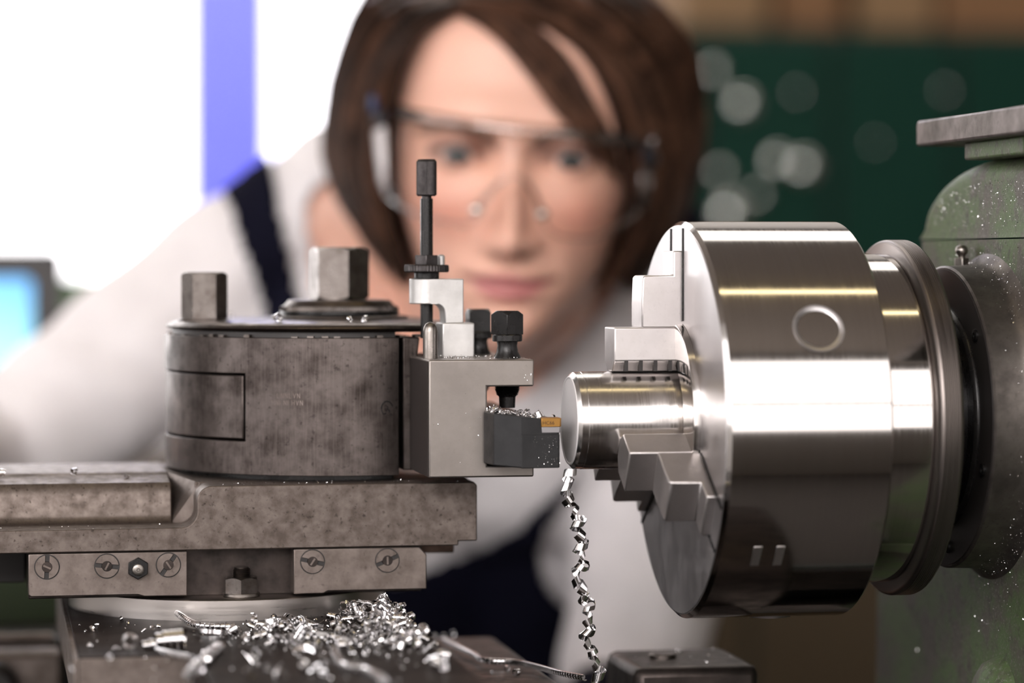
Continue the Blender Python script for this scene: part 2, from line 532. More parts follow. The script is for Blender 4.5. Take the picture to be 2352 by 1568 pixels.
for (px, py, rr) in ((1640, 165, 15), (1708, 240, 21), (1788, 372, 19), (1850, 385, 22), (1680, 492, 26), (1655, 398, 14), (2170, 210, 9), (1830, 215, 9), (2010, 330, 8), (1740, 450, 13)):
    c = at_y(px, py, 2372); rr *= 0.72
    o = MB().lathe([(2380, 7), (2374, 7), (2372, rr), (2370, rr * 0.98), (2367.5, rr * 0.8), (2365.5, rr * 0.5), (2364.8, rr * 0.15)], 'y', (c[0], 0, c[2]), 28).build('knob', M['chrome'], t, smooth=80)
boxes = ((1560, 1760, -60, 'card2', 'tan wooden box at the left end of the cabinet top'), (1790, 1930, -20, 'card', 'brown cardboard box in the middle of the cabinet top'),
         (1970, 2140, -70, 'card2', 'tan box standing right of the middle on the cabinet top'), (2160, 2420, -40, 'card', 'brown cardboard box at the right end of the cabinet top'))
for a, b, top, mt, lab in boxes:
    q0, q1 = at_y(a, top, 2440), at_y(b, top, 2440)
    t = thing('storage_box', lab, 'box', ((q0[0] + q1[0]) / 2, 2520, cab_top), 'boxes on the green cabinet')
    MB().box(q0[0], q1[0], 2430, 2620, cab_top, q0[2] + 60).build('box_body', M[mt], t, bevel=3)
    MB().box(q0[0] - 4, q1[0] + 4, 2426, 2624, q0[2] + 60, q0[2] + 72).build('lid', M[mt], t, bevel=2)

# brown workbench below / behind the chuck
q0, q1 = at_y(1330, 1300, 1750), at_y(2500, 1300, 1750)
zb = at_y(1800, 1180, 1750)[2]
t = thing('workbench', 'brown wooden workbench standing behind the chuck and the green headstock', 'bench', ((q0[0] + q1[0]) / 2, 1950, FLOOR))
MB().box(q0[0], q1[0], 1720, 2180, zb - 40, zb).build('bench_top', M['bench'], t, bevel=4)
for i in range(3):
    x0 = q0[0] + 15 + i * (q1[0] - q0[0] - 30) / 3
    MB().box(x0, x0 + (q1[0] - q0[0] - 30) / 3 - 8, 1755, 1775, FLOOR + 90, zb - 45).build('front_panel', M['bench'], t, bevel=2)
for x0 in (q0[0] + 10, q1[0] - 70):
    for y0 in (1775, 2100): MB().box(x0, x0 + 60, y0, y0 + 60, FLOOR, zb - 40).build('leg', M['bench'], t, bevel=2)

# computer terminal at the far left
def screen_mat():
    m, nt, b = nodes_of('glowing_blue_screen')
    tc = N(nt, 'ShaderNodeTexCoord')
    mp = N(nt, 'ShaderNodeMapping'); mp.inputs['Location'].default_value = (0.10, 0, -0.155); mp.inputs['Scale'].default_value = (7, 0, 6.5)
    gr = N(nt, 'ShaderNodeTexGradient'); gr.gradient_type = 'SPHERICAL'
    nt.links.new(tc.outputs['Object'], mp.inputs['Vector']); nt.links.new(mp.outputs['Vector'], gr.inputs['Vector'])
    c = ramp(nt, gr.outputs['Fac'], [(0.0, (0.05, 0.22, 0.75)), (0.35, (0.16, 0.50, 0.95)), (0.75, (0.45, 0.93, 1.0))])
    nt.links.new(c, b.inputs['Emission Color']); b.inputs['Emission Strength'].default_value = 1.6
    b.inputs['Base Color'].default_value = (0.02, 0.02, 0.03, 1)
    return m
M['screen'] = screen_mat()
M['bezel'] = plain('grey_plastic_bezel', (0.055, 0.052, 0.052), 0.5)
s0, s1 = at(-120, 575, 2150), at(146, 575, 2150)
sz1, sz0 = at(140, 572, 2150)[2], at(140, 900, 2150)[2]
ys = s1[1]
t = thing('computer_monitor', 'dark framed monitor with a glowing blue screen at the left edge', 'monitor', ((s0[0] + s1[0]) / 2, ys + 60, sz0 - 36))
def roundrect(x0, x1, z0, z1, r, n=5):
    out = []
    for cx, cz, a in ((x1 - r, z1 - r, 0), (x0 + r, z1 - r, 90), (x0 + r, z0 + r, 180), (x1 - r, z0 + r, 270)):
        out += [(cx + r * math.cos(math.radians(a + 90 * i / n)), cz + r * math.sin(math.radians(a + 90 * i / n))) for i in range(n + 1)]
    return out
x0, x1 = s0[0], s1[0]
MB().prism(roundrect(x0, x1, sz0, sz1, 9), 'y', ys, ys + 40).build('casing', M['bezel'], t, bevel=2)
MB().prism(roundrect(x0 + 24, x1 - 24, sz0 + 20, sz1 - 22, 6), 'y', ys - 1, ys + 6).build('screen', M['screen'], t)
MB().prism(roundrect((x0 + x1) / 2 - 20, (x0 + x1) / 2 + 20, sz0 - 30, sz0 + 20, 4), 'y', ys + 20, ys + 40).build('stand', M['bezel'], t)
MB().box((x0 + x1) / 2 - 80, (x0 + x1) / 2 + 80, ys - 30, ys + 90, sz0 - 36, sz0 - 28).build('stand_foot', M['bezel'], t, bevel=3)
t2 = thing('desk', 'grey desk under the computer monitor', 'desk', ((x0 + x1) / 2, ys + 150, FLOOR))
MB().box(x0 - 500, x1 + 160, ys - 120, ys + 450, sz0 - 66, sz0 - 36).build('desk_top', M['wallgrey'], t2, bevel=3)
MB().box(x0 - 430, x1 + 90, ys - 90, ys - 72, FLOOR + 200, sz0 - 66).build('front_panel', M['bezel'], t2, bevel=2)
for xx in (x0 - 480, x1 + 100):
    for yy in (ys - 100, ys + 390): MB().box(xx, xx + 40, yy, yy + 40, FLOOR, sz0 - 66).build('leg', M['bezel'], t2)
M['leaf'] = plain('green_binder', (0.10, 0.25, 0.06), 0.6)
g0 = at(150, 640, 2230)
MB().box(g0[0], g0[0] + 26, g0[1], g0[1] + 120, sz0 - 36, g0[2]).build('binder', M['leaf'], bevel=2)
tag(bpy.context.scene.objects['binder'], 'small green binder standing just right of the blue monitor', 'binder')

# ------------------------------------------------------------------ lathe: bed, saddle, cross slide
t = thing('lathe_bed', 'dark lathe bed running below the slides and the chuck', 'lathe bed', (0, 80, FLOOR))
MB().box(-1100, 700, -40, 30, -330, -235).build('way', M['dark_steel'], t, bevel=3)
MB().box(-1100, 700, 130, 200, -330, -235).build('way', M['dark_steel'], t, bevel=3)
MB().box(-1100, 900, -60, 220, -700, -330).build('bed_casting', M['bed'], t, bevel=8)
MB().box(-1050, -500, -60, 220, FLOOR, -700).build('pedestal', M['bed'], t, bevel=8)
MB().box(250, 900, -60, 220, FLOOR, -700).build('pedestal', M['bed'], t, bevel=8)

ZC = -82.0     # top of the cross slide
t = thing('lathe_carriage', 'dark steel lathe carriage below the chip covered cross slide', 'carriage', (-170, 60, -235))
MB().box(-300, -20, -190, 215, -235, -172).build('saddle', M['dark_steel'], t, bevel=3)
b0, b1 = at_z(960, 1445, -108), at_z(1120, 1448, -108)
zz = -108
pl = [(-106, 165), (b1[0], 165), (at_z(1290, 1568, zz)[0], at_z(1290, 1568, zz)[1]), (at_z(1290, 1568, zz)[0] + 2, -190), (-106, -190)]
MB().prism(pl, 'z', -172, zz).build('saddle_wing', M['dark_steel'], t, bevel=3)
MB().box(-234, -110, -190, 205, -172, -104).build('slide_way', M['dark_steel'], t, bevel=2)
# front right clamp block
q = [at_z(1440, 1482, -106), at_z(1690, 1490, -106), at_z(1725, 1535, -106), at_z(1400, 1530, -106)]
pc = np.mean(q, axis=0)
MB().box(-20, 60, -190, 60, -235, -150).build('front_wing', M['dark_steel'], t, bevel=3)
t = thing('clamp_block', 'dark steel block with chips on it under the chuck', 'block', (pc[0], pc[1], -150))
MB().box(pc[0] - 27, pc[0] + 27, pc[1] - 30, pc[1] + 28, -150, -106).build('block_body', M['dark_steel'], t, bevel=4)
MB().lathe([(-106, 6), (-104.5, 6), (-104, 5.4)], 'z', (pc[0] - 8, pc[1], 0), 20).build('plug_screw', M['hexsteel'], t)

t = thing('cross_slide', 'dark oily cross slide covered with metal chips below the compound slide', 'slide', (-173, 0, -104))
MB().prism([(-241.5, 205), (-105, 205), (-105, -330), (-199, -330), (-199, -60), (-241.5, -60)], 'z', -104, ZC).build('slide_plate', M['cross'], t, bevel=0.6)
MB().box(-241.3, -199.4, -61.2, -60.0, -104, ZC - 0.6).build('end_face', M['gib'], t, bevel=0.2)
MB().box(-243.2, -241.4, -60, 205, -103, ZC - 0.8).build('edge_strip', M['gib'], t, bevel=0.3)

# green apron parts seen below the left end of the slide
a0 = at_y(-60, 1305, 330); a1 = at_y(168, 1455, 330)
t = thing('carriage_apron', 'green painted carriage apron with a steel feed rod at the left edge', 'apron', ((a0[0] + a1[0]) / 2 - 80, 330, -235))
MB().box(a0[0] - 160, a1[0] + 25, 330, 380, -235, a0[2] + 5).build('apron_panel', M['greenflat'], t, bevel=3)
rz = at_y(60, 1466, 250)[2]
MB().tube([(a0[0] - 160, 250, rz), (a1[0] - 12, 250, rz)], 2.6, 16).build('feed_rod', M['gib'], t)
MB().box(a0[0] - 160, a1[0] + 10, 262, 330, -235, rz - 2).build('bracket', M['black'], t, bevel=2)
g1 = at_y(142, 1500, 235)
MB().box(a0[0] - 160, g1[0], 235, 262, -235, g1[2]).build('guard_plate', M['gib'], t, bevel=2)
kb = at_y(-20, 1585, 225)
MB().lathe([(235, 13), (224, 13), (221, 9)], 'y', (kb[0], 0, kb[2]), 32).build('knob', M['black'], t)

# ------------------------------------------------------------------ compound slide
CF = 40.0   # front plane of the compound slide
t = CS = thing('compound_slide', 'brown stained steel compound slide carrying the tool post', 'slide', (-173, 100, ZC))
def arc(cx, cz, r, a0, a1, n=8):
    return [(cx + r * math.cos(math.radians(a0 + (a1 - a0) * i / n)), cz + r * math.sin(math.radians(a0 + (a1 - a0) * i / n))) for i in range(n + 1)]
prof = [(-520, -53.6), (-83, -53.4), (-83, -51.6), (-75.2, -51.6), (-75.2, -28.6), (-76.5, -27.2), (-184.5, -27.4)]
prof += arc(-184.5, -33.4, 6.0, 90, 175, 6)[1:] + arc(-197.0, -37.5, 6.6, 0, -85, 6) + [(-200, -44.1), (-520, -44.9)]
MB().prism(prof, 'y', CF, 62).build('slide_front', M['slide'], t, bevel=0.5)
MB().prism([(-190, -53.5), (-75.4, -53.5), (-75.4, -27.2), (-190, -27.3)], 'y', 61.9, 205).build('slide_body', M['slide'], t, bevel=0.5)
bp = [(61, -53.5), (61, -44.4)] + arc(62, -38.6, 5.8, -90, -25, 5) + arc(78, -35.5, 9.5, 165, 128, 4) + arc(96, -34.5, 9.4, 118, 92, 4) + [(150, -25.1), (190, -30), (200, -53.5)]
MB().prism(bp, 'x', -520, -199).build('screw_housing', M['slide'], t, bevel=0.6)
MB().add([(-199, 66, -44), (-199, 92, -25.4), (-199, 150, -25.2), (-188, 60, -27.6), (-188, 150, -27.6), (-199, 150, -50), (-188, 60, -50), (-188, 150, -50), (-199, 66, -50)],
         [(0, 1, 3), (1, 2, 4, 3), (0, 3, 6, 8), (5, 7, 4, 2), (0, 8, 5, 2, 1), (8, 6, 7, 5), (3, 4, 7, 6)]).build('end_fillet', M['gib'], t, smooth=0)
# base under the slide
MB().box(-258, -96.5, 53, 190, -73.4, -53.7).build('base_casting', M['dark_steel'], t, bevel=0.4)
MB().prism([(-258.2, -53.8), (-194.6, -53.8), (-194.6, -71.9), (-212, -71.9), (-214.5, -71.1), (-257.2, -71.1), (-258.2, -70.2)], 'y', CF + 0.6, 54).build('gib_block', M['gib'], t, bevel=0.4)
MB().prism([(-151.2, -53.8), (-99.2, -53.8), (-96.3, -57.0), (-96.3, -71.2), (-137.2, -71.2), (-139, -72.2), (-151.2, -72.2)], 'y', CF + 0.6, 54).build('gib_block', M['gib'], t, bevel=0.4)
MB().box(-520, -258.5, 110, 190, -73.0, -53.7).build('under_slide_dark', M['black'], t, bevel=0.5)  # black box put in for the dark beneath the slide
MB().box(-97, -79.2, 75, 150, -60.0, -53.7).build('dovetail_rail', M['brownsteel'], t, bevel=0.5)
def slotted_screw(x, z, ang):
    y = CF + 0.6
    MB().lathe([(y - 0.02, 5.15), (y - 0.12, 5.15), (y - 0.12, 3.0)], 'y', (x, 0, z), 40).build('screw_rim', M['black'], t)
    g = bpy.data.objects.new('gib_screw', None)
    d = MB()
    for s in (1, -1):
        pts = []
        h = 0.85
        a = math.asin(h / 4.75)
        for i in range(17):
            u = a + (math.pi - 2 * a) * i / 16
            pts.append((4.75 * math.cos(u) , s * 4.75 * math.sin(u)))
        ca, sa = math.cos(ang), math.sin(ang)
        d.prism([(x + px * ca - pz * sa, z + px * sa + pz * ca) for px, pz in pts], 'y', y - 0.75, y + 0.2)
    o = d.build('gib_screw', M['gib'], t, bevel=0.12)
    s = MB(); s.lathe([(y - 0.1, 2.25), (y - 0.9, 2.1), (y - 0.95, 0.3)], 'y', (x, 0, z), 24)
    s.build('screw_stud', M['dark_steel'], o)
    ca, sa = math.cos(ang + 1.2), math.sin(ang + 1.2)
    q = MB(); q.prism([(x + a_ * ca - b_ * sa, z + a_ * sa + b_ * ca) for a_, b_ in ((-1.6, -0.35), (1.6, -0.35), (1.6, 0.35), (-1.6, 0.35))], 'y', y - 1.15, y - 0.85)
    q.build('stud_ridge', M['gib'], o)
    bpy.data.objects.remove(g)
for x, z, a in ((-250.8, -59.1, 1.52), (-226.9, -59.2, -0.1), (-202.2, -59.2, 0.95), (-143.5, -59.0, -0.22), (-112.6, -59.1, 0.4)):
    slotted_screw(x, z, a)
y = CF + 0.6
m = MB(); m.prism(hexpts(-214.5, -60.2, 4.5, 0.5), 'y', y - 2.6, y)
n_ = m.build('oil_nipple', M['oxide'], t, bevel=0.3)
MB().lathe([(y - 2.4, 2.5), (y - 4.2, 2.35), (y - 4.5, 1.9), (y - 4.5, 0.7), (y - 4.0, 0.5)], 'y', (-214.5, 0, -60.6), 28).build('nipple_tip', M['pin'], n_)
# clamp stud with nut in the recess
m = chamfered_head(MB(), -172, 47.5, 7.4, math.radians(84), -72.0, -65.3, 6, both=False)
nut = m.build('clamp_nut', M['hexsteel'], t, smooth=25)
MB().lathe([(-73.2, 7.6), (-71.8, 7.6)], 'z', (-172, 47.5, 0), 40).build('washer', M['pin'], nut, bevel=0.2)
prof = []
for i in range(7): prof += [(-66 + i * 0.62, 3.8), (-65.69 + i * 0.62, 3.3)]
MB().lathe(prof + [(-61.4, 3.0)], 'z', (-172, 47.5, 0), 28).build('threaded_stud', M['hexsteel'], nut)
# swivel disc
MB().lathe([(ZC, 66.0), (ZC, 67.2), (-73.9, 67.2), (-73.4, 66.6)], 'z', (-173, 103, 0), 128).build('swivel_disc', M['swivel'], t, smooth=50)

# ------------------------------------------------------------------ tool post
PX, PY = -122.0, 124.0
t = TP = thing('tool_post', 'round worn steel quick change tool post with two hex bolts on top', 'tool post', (PX, PY, -27.2))
RD = 76.0
xcut = 15.6
a_cut = math.acos(xcut / RD)
notch_a0, notch_a1 = math.radians(180 + 0), math.radians(180 + 46)
ring = []
n = 96
a_s, a_e = a_cut, 2 * math.pi - a_cut
pts = [(PX + RD * math.cos(a_s + (a_e - a_s) * i / n), PY + RD * math.sin(a_s + (a_e - a_s) * i / n)) for i in range(n + 1)]
# body with a pocket for the key at its left flank
key_a0, key_a1 = math.radians(150), math.radians(232)
zk0, zk1 = -10.9, 17.3
angs = sorted([a_s + (a_e - a_s) * i / n for i in range(n + 1)] + [key_a0, key_a1])
zl = [-24.8, zk0, zk1, 32.2]
na = len(angs)
m = MB()
vs = [(PX + RD * math.cos(a), PY + RD * math.sin(a), z) for z in zl for a in angs]
i0, i1 = angs.index(key_a0), angs.index(key_a1)
fs = [(k * na + i, k * na + i + 1, (k + 1) * na + i + 1, (k + 1) * na + i) for k in range(3) for i in range(na - 1) if not (k == 1 and i0 <= i < i1)]
fs += [tuple(range(na)), tuple(3 * na + i for i in range(na - 1, -1, -1)), (0, na, 2 * na, 3 * na, 4 * na - 1, 3 * na - 1, 2 * na - 1, na - 1)]
nb = len(vs)
vs += [(PX + 50 * math.cos(a), PY + 50 * math.sin(a), z) for z in (zk0, zk1) for a in angs[i0:i1 + 1]]
ni = i1 - i0 + 1
for j in range(ni - 1):
    fs += [(nb + j, nb + j + 1, nb + ni + j + 1, nb + ni + j), (na + i0 + j, na + i0 + j + 1, nb + j + 1, nb + j), (2 * na + i0 + j, 2 * na + i0 + j + 1, nb + ni + j + 1, nb + ni + j)]
fs += [(na + i0, 2 * na + i0, nb + ni, nb), (na + i1, 2 * na + i1, nb + 2 * ni - 1, nb + ni - 1)]
m.add(vs, fs).build('drum', M['drum'], t, bevel=0.5)
kp = []
for i in range(17):
    a = key_a0 + 0.015 + (key_a1 - key_a0 - 0.03) * i / 16
    kp.append((PX + (RD - 0.35) * math.cos(a), PY + (RD - 0.35) * math.sin(a)))
kp += [(PX + 52 * math.cos(key_a1 - 0.02), PY + 52 * math.sin(key_a1 - 0.02)), (PX + 52 * math.cos(key_a0 + 0.02), PY + 52 * math.sin(key_a0 + 0.02))]
MB().prism(kp, 'z', zk0 + 0.7, zk1 - 0.7).build('clamping_key', M['drum'], t, bevel=0.7)
MB().lathe([(-27.2, 66), (-24.9, 66)], 'z', (PX - 3, PY, 0), 96).clip_x(PX + 15).build('base_ring', M['oxide'], t)
# splined gap under the cover
MB().lathe([(32.25, 70), (34.6, 70)], 'z', (PX - 3, PY, 0), 96).clip_x(PX + 15).build('spline_core', M['black'], t)
rs_ = random.Random(5)
for i in range(40):
    a = math.radians(168 + i * 4.6 + rs_.uniform(-1, 1))
    if rs_.random() < 0.3: continue
    c, s = math.cos(a), math.sin(a)
    q = [(PX - 3 + 69.5 * c - 1.5 * s, PY + 69.5 * s + 1.5 * c), (PX - 3 + 72.0 * c - 1.3 * s, PY + 72.0 * s + 1.3 * c), (PX - 3 + 72.0 * c + 1.3 * s, PY + 72.0 * s - 1.3 * c), (PX - 3 + 69.5 * c + 1.5 * s, PY + 69.5 * s - 1.5 * c)]
    MB().prism(q, 'z', 32.2, 32.7 + rs_.random() * 0.7).build('spline_tooth', M['hexsteel'], t)
MB().lathe([(34.4, 71.0), (35.0, 73.2), (36.0, 73.9), (37.0, 73.2), (38.0, 70.5), (38.5, 64), (38.7, 40), (38.9, 20)], 'z', (PX - 1.5, PY, 0), 128).clip_x(PX + 40).build('cover_plate', M['cover'], t, smooth=60)
MB().lathe([(38.6, 29.5), (39.6, 30.3), (40.2, 29.0), (40.3, 20)], 'z', (PX, PY, 0), 96).build('lower_washer', M['cover'], t, bevel=0.2)
MB().lathe([(40.2, 25.4), (40.8, 26.2), (42.2, 26.2), (42.4, 25.4), (42.4, 15)], 'z', (PX, PY, 0), 96).build('middle_washer', M['oxide'], t)
# knurled ring
kn, kr = 150, 25.6
vs, fs = [], []
for z in (42.4, 44.1):
    for i in range(kn * 2):
        a = math.pi * i / kn
        r = kr + (0.28 if i % 2 else 0)
        vs.append((PX + r * math.cos(a), PY + r * math.sin(a), z))
fs = [(i, (i + 1) % (2 * kn), 2 * kn + (i + 1) % (2 * kn), 2 * kn + i) for i in range(2 * kn)] + [tuple(range(2 * kn)), tuple(range(4 * kn - 1, 2 * kn - 1, -1))]
MB().add(vs, fs).build('knurled_ring', M['hexsteel'], t, smooth=0)
MB().lathe([(44.1, 24.6), (44.6, 24.4), (46.0, 22.8), (46.9, 22.4), (47.1, 18), (47.1, 8)], 'z', (PX, PY, 0), 96).build('top_washer', M['cover'], t, bevel=0.2)
chamfered_head(MB(), PX, PY, 13.3, math.radians(-79.5), 47.0, 70.0, 6, both=True).build('centre_nut', M['hexsteel'], t, smooth=25)
chamfered_head(MB(), -181.6, 116, 9.9, math.radians(-64.3), 38.4, 59.2, 6).build('locking_bolt', M['hexsteel'], t, smooth=25)
MB().lathe([(38.0, 11.6), (38.9, 11.3), (39.2, 10.2)], 'z', (-181.6, 116, 0), 40).build('bolt_collar', M['cover'], t)
# stamped marks on the drum
def drum_mark(segs, zc, ang, w=0.28, depth=0.05):
    m = MB()
    for (u0, v0, u1, v1) in segs:
        d = math.hypot(u1 - u0, v1 - v0) or 1
        nx_, nz_ = -(v1 - v0) / d * w / 2, (u1 - u0) / d * w / 2
        quad = [(u0 + nx_, v0 + nz_), (u1 + nx_, v1 + nz_), (u1 - nx_, v1 - nz_), (u0 - nx_, v0 - nz_)]
        o_, i_ = [], []
        for u, v in quad:
            a = ang + u / RD
            o_.append((PX + (RD + depth) * math.cos(a), PY + (RD + depth) * math.sin(a), zc + v))
            i_.append((PX + (RD - 0.3) * math.cos(a), PY + (RD - 0.3) * math.sin(a), zc + v))
        m.add(o_ + i_, [(0, 1, 2, 3), (7, 6, 5, 4), (0, 4, 5, 1), (1, 5, 6, 2), (2, 6, 7, 3), (3, 7, 4, 0)])
    return m
segs = []
rr_ = random.Random(3)
for row, (v, u0, u1) in enumerate(((2.9, -5.2, 5.2), (0.0, -7.5, 6.5))):
    u = u0
    while u < u1:
        k = rr_.choice('ILVHN')
        h = 1.9
        if k in 'ILHN': segs.append((u, v, u, v + h))
        if k == 'L': segs.append((u, v, u + 0.8, v))
        if k in 'HN': segs.append((u + 1, v, u + 1, v + h))
        if k == 'N': segs.append((u, v + h, u + 1, v))
        if k == 'H': segs.append((u, v + h / 2, u + 1, v + h / 2))
        if k == 'V': segs += [(u, v + h, u + .5, v), (u + .5, v, u + 1, v + h)]
        u += 1.75
ang_l = math.radians(270) - math.asin(32 / RD) + math.radians(2)
drum_mark(segs, 4.5, ang_l, 0.22, 0.02).build('stamped_lettering', M['gib'], t, smooth=0)['kind'] = 'stuff'
segs = [(2.4 * math.cos(math.radians(a)), 2.4 * math.sin(math.radians(a)) * 1.25, 2.4 * math.cos(math.radians(a + 22)), 2.4 * math.sin(math.radians(a + 22)) * 1.25) for a in range(15, 230, 20)]
segs += [(0.3, 0.9, 0.2, -0.4), (0.2, -0.4, 0.9, -0.6), (0.9, -0.6, 1.0, -1.6), (-1.2, -2.4, -0.4, -1.8), (1.4, -2.2, 2.2, -2.9)]
drum_mark(segs, 3.0, math.radians(270) + math.asin(10.5 / RD), 0.55, 0.02).build('round_stamp', M['oxide'], t, smooth=0)['kind'] = 'stuff'

# ------------------------------------------------------------------ tool holder
t = TH = thing('tool_holder', 'smooth grey C shaped tool holder block clamped to the right of the post', 'tool holder', (-82, 45, -23))
cprof = [(-100.7, -22.8), (-57.9, -22.8), (-57.9, -17.8), (-76.8, -17.8), (-76.8, 13.6), (-57.9, 13.6), (-57.9, 24.4), (-100.7, 24.4)]
cp = [(-100.7, -22.8), (-57.9, -22.8), (-57.9, -18.2), (-77.0, -18.2), (-77.0, 13.6), (-57.9, 13.6), (-57.9, 24.4), (-100.7, 24.4)]
MB().prism(cp, 'y', 6.0, 98).build('holder_block', M['block'], t, bevel=0.7, seg=3)
MB().prism([(-104.2, -23.0), (-98, -23.0), (-98, 24.0), (-97, 32.2), (-104.2, 32.2)], 'y', 54, 190).build('mounting_plate', M['drum'], t, bevel=0.6)
MB().box(-101.25, -100.72, 6.8, 53.6, -22.2, 23.8).build('side_shade', M['sideshade'], t, bevel=0.15)  # dark sheet standing in for shade on the block's left face
# stop pin
MB().lathe([(24.3, 3.0), (35.2, 3.0), (37.0, 2.75), (38.4, 2.0), (39.1, 1.0), (39.3, 0.2)], 'z', (-97.1, 25, 0), 32).build('stop_pin', M['pin'], t, smooth=60)
# aluminium bracket for the height adjuster
ax, ay = -94.7, 50.0
MB().box(-89.6, -76.3, 40, 58, 24.2, 38.4).build('bracket_foot', M['alu'], t, bevel=0.5)
bx = [(-80.4, 38.3), (-80.4, 56.6), (-95, 56.6), (-95, 46.2), (-92, 46.2)] + arc(-92.0, 42.4, 3.8, 90, 5, 6) + [(-88.0, 38.3)]
MB().prism(bx, 'y', 42.5, 57.5).build('bracket_arm', M['alu'], t, bevel=0.4)
MB().lathe([(46.2, 7.5), (56.6, 7.5)], 'z', (ax + 0.3, ay, 0), 48).build('bracket_eye', M['alu'], t, bevel=0.4)
MB().lathe([(38.2, 1.9), (40.4, 1.9), (41.4, 0.4)], 'z', (-84, 46, 0), 18).build('bracket_screw', M['pin'], t)
# adjuster screw
scr = MB().lathe([(32, 2.6), (89.8, 2.6)], 'z', (ax, ay, 0), 28).build('adjusting_screw', M['oxide'], t)
kn, vs = 40, []
zz_ = [(90.8, 3.4), (91.4, 4.05), (105.0, 4.05), (106.0, 3.3)]
for z, r in zz_:
    for i in range(2 * kn):
        a = math.pi * i / kn
        vs.append((ax + (r + (0.16 if i % 2 else 0)) * math.cos(a), ay + (r + (0.16 if i % 2 else 0)) * math.sin(a), z))
fs = [(k * 2 * kn + i, k * 2 * kn + (i + 1) % (2 * kn), (k + 1) * 2 * kn + (i + 1) % (2 * kn), (k + 1) * 2 * kn + i) for k in range(3) for i in range(2 * kn)]
fs += [tuple(range(2 * kn)), tuple(range(8 * kn - 1, 6 * kn - 1, -1))]
MB().add(vs, fs).build('knurled_head', M['knurl'], scr, smooth=0)
MB().lathe([(89.8, 2.1), (90.9, 2.1)], 'z', (ax, ay, 0), 24).build('neck', M['knurl'], scr)
MB().prism(hexpts(ax, ay, 5.3, math.radians(20)), 'z', 62.3, 66.4).build('lock_nut', M['knurl'], scr, bevel=0.3)
vs = []
kn = 44
for z, r in ((59.3, 8.7), (59.8, 9.05), (61.9, 9.05), (62.4, 8.7)):
    for i in range(2 * kn):
        a = math.pi * i / kn
        rr_ = r + (0.2 if i % 2 else 0)
        vs.append((ax + rr_ * math.cos(a), ay + rr_ * math.sin(a), z))
fs = [(k * 2 * kn + i, k * 2 * kn + (i + 1) % (2 * kn), (k + 1) * 2 * kn + (i + 1) % (2 * kn), (k + 1) * 2 * kn + i) for k in range(3) for i in range(2 * kn)]
fs += [tuple(range(2 * kn)), tuple(range(8 * kn - 1, 6 * kn - 1, -1))]
MB().add(vs, fs).build('knurled_disc', M['knurl'], scr, smooth=0)
MB().lathe([(56.6, 5.2), (59.3, 5.2)], 'z', (ax, ay, 0), 32).build('spacer', M['oxide'], scr, bevel=0.3)
MB().lathe([(62.2, 1.5), (66.0, 1.5), (66.6, 0.9)], 'z', (ax + 6.6, ay + 3, 0), 20).build('index_pin', M['alu'], scr)
# clamping screws
for (sx, sy, ang, lo) in ((-65.5, 24, 79.5, 4.2), (-69.3, 72, 34.5 + 13, 6.0)):
    s = chamfered_head(MB(), sx, sy, 6.6, math.radians(ang), 34.0, 43.7, 4).build('clamp_screw', M['oxide'], t, smooth=25, bevel=0.25)
    MB().lathe([(31.2, 5.7), (31.5, 6.1), (33.7, 6.1), (34.1, 5.8)], 'z', (sx, sy, 0), 40).build('screw_collar', M['oxide'], s)
    MB().lathe([(24.3, 5.6), (25.4, 5.2), (27.0, 4.4), (29.5, 4.0), (31.3, 4.3)], 'z', (sx, sy, 0), 36).build('screw_neck', M['oxide'], s)
    pr = []
    for i in range(9): pr += [(13.9 - i * 0.55, 5.2 if i < 5 else 5.2 - 0.16 * (i - 4)), (13.6 - i * 0.55, 4.7 if i < 5 else 4.6 - 0.16 * (i - 4))]
    pr += [(8.6, 3.4), (lo, 3.2)]
    MB().lathe(pr, 'z', (sx, sy, 0), 32).build('screw_thread', M['oxide'], s)

# ------------------------------------------------------------------ cutting tool
t = CT = thing('cutting_tool', 'black turning tool with a small gold insert clamped in the holder', 'cutting tool', (-65, 20, -18.2))
top = [(-78.8, 4.0), (-77.0, -9.0), (-67.0, -15.0), (-52.0, -14.2), (-51.3, -12.5), (-51.3, 20.0), (-58.2, 26.0), (-58.2, 100.0), (-76.6, 100.0), (-76.6, 6.0)]
def ztop(x): return 3.9 - (x + 78.8) * 0.105
n = len(top)
vs = [(x, y_, -17.8 if x > -70 else -17.0) for x, y_ in top] + [(x, y_, ztop(x) if y_ < 30 else 3.0) for x, y_ in top]
MB().add(vs, [tuple(range(n - 1, -1, -1)), tuple(range(n, 2 * n))] + [(i, (i + 1) % n, n + (i + 1) % n, n + i) for i in range(n)]).build('tool_body', M['toolblack'], t, smooth=0, bevel=0.5)
MB().prism([(-67.0, -15.2), (-51.9, -14.6), (-51.1, -12.6), (-51.1, 4.0), (-67, 4.0)], 'z', -17.9, -4.6).build('tool_cheek', M['toolblack'], t, smooth=0, bevel=0.3)
ins = MB().prism([(-59.0, -15.4), (-51.4, -14.8), (-50.7, -14.0), (-50.7, -6.5), (-59.0, -6.5)], 'z', -1.6, 1.9).build('insert', M['gold'], t, bevel=0.18)
MB().prism([(-58.8, -15.25), (-51.5, -14.7), (-51.0, -13.8), (-51.0, -6.5), (-58.8, -6.5)], 'z', -3.9, -1.6).build('insert_seat', M['carbide'], ins, bevel=0.12)
fc = bpy.data.curves.new('lettering', 'FONT'); fc.body = 'HC66'; fc.size = 2.0 * S; fc.extrude = 0.02 * S; fc.space_character = 1.02
fo = bpy.data.objects.new('tmp_text', fc); COL.objects.link(fo)
bpy.context.view_layer.update()
me = bpy.data.meshes.new_from_object(fo.evaluated_get(bpy.context.evaluated_depsgraph_get()))
bpy.data.objects.remove(fo)
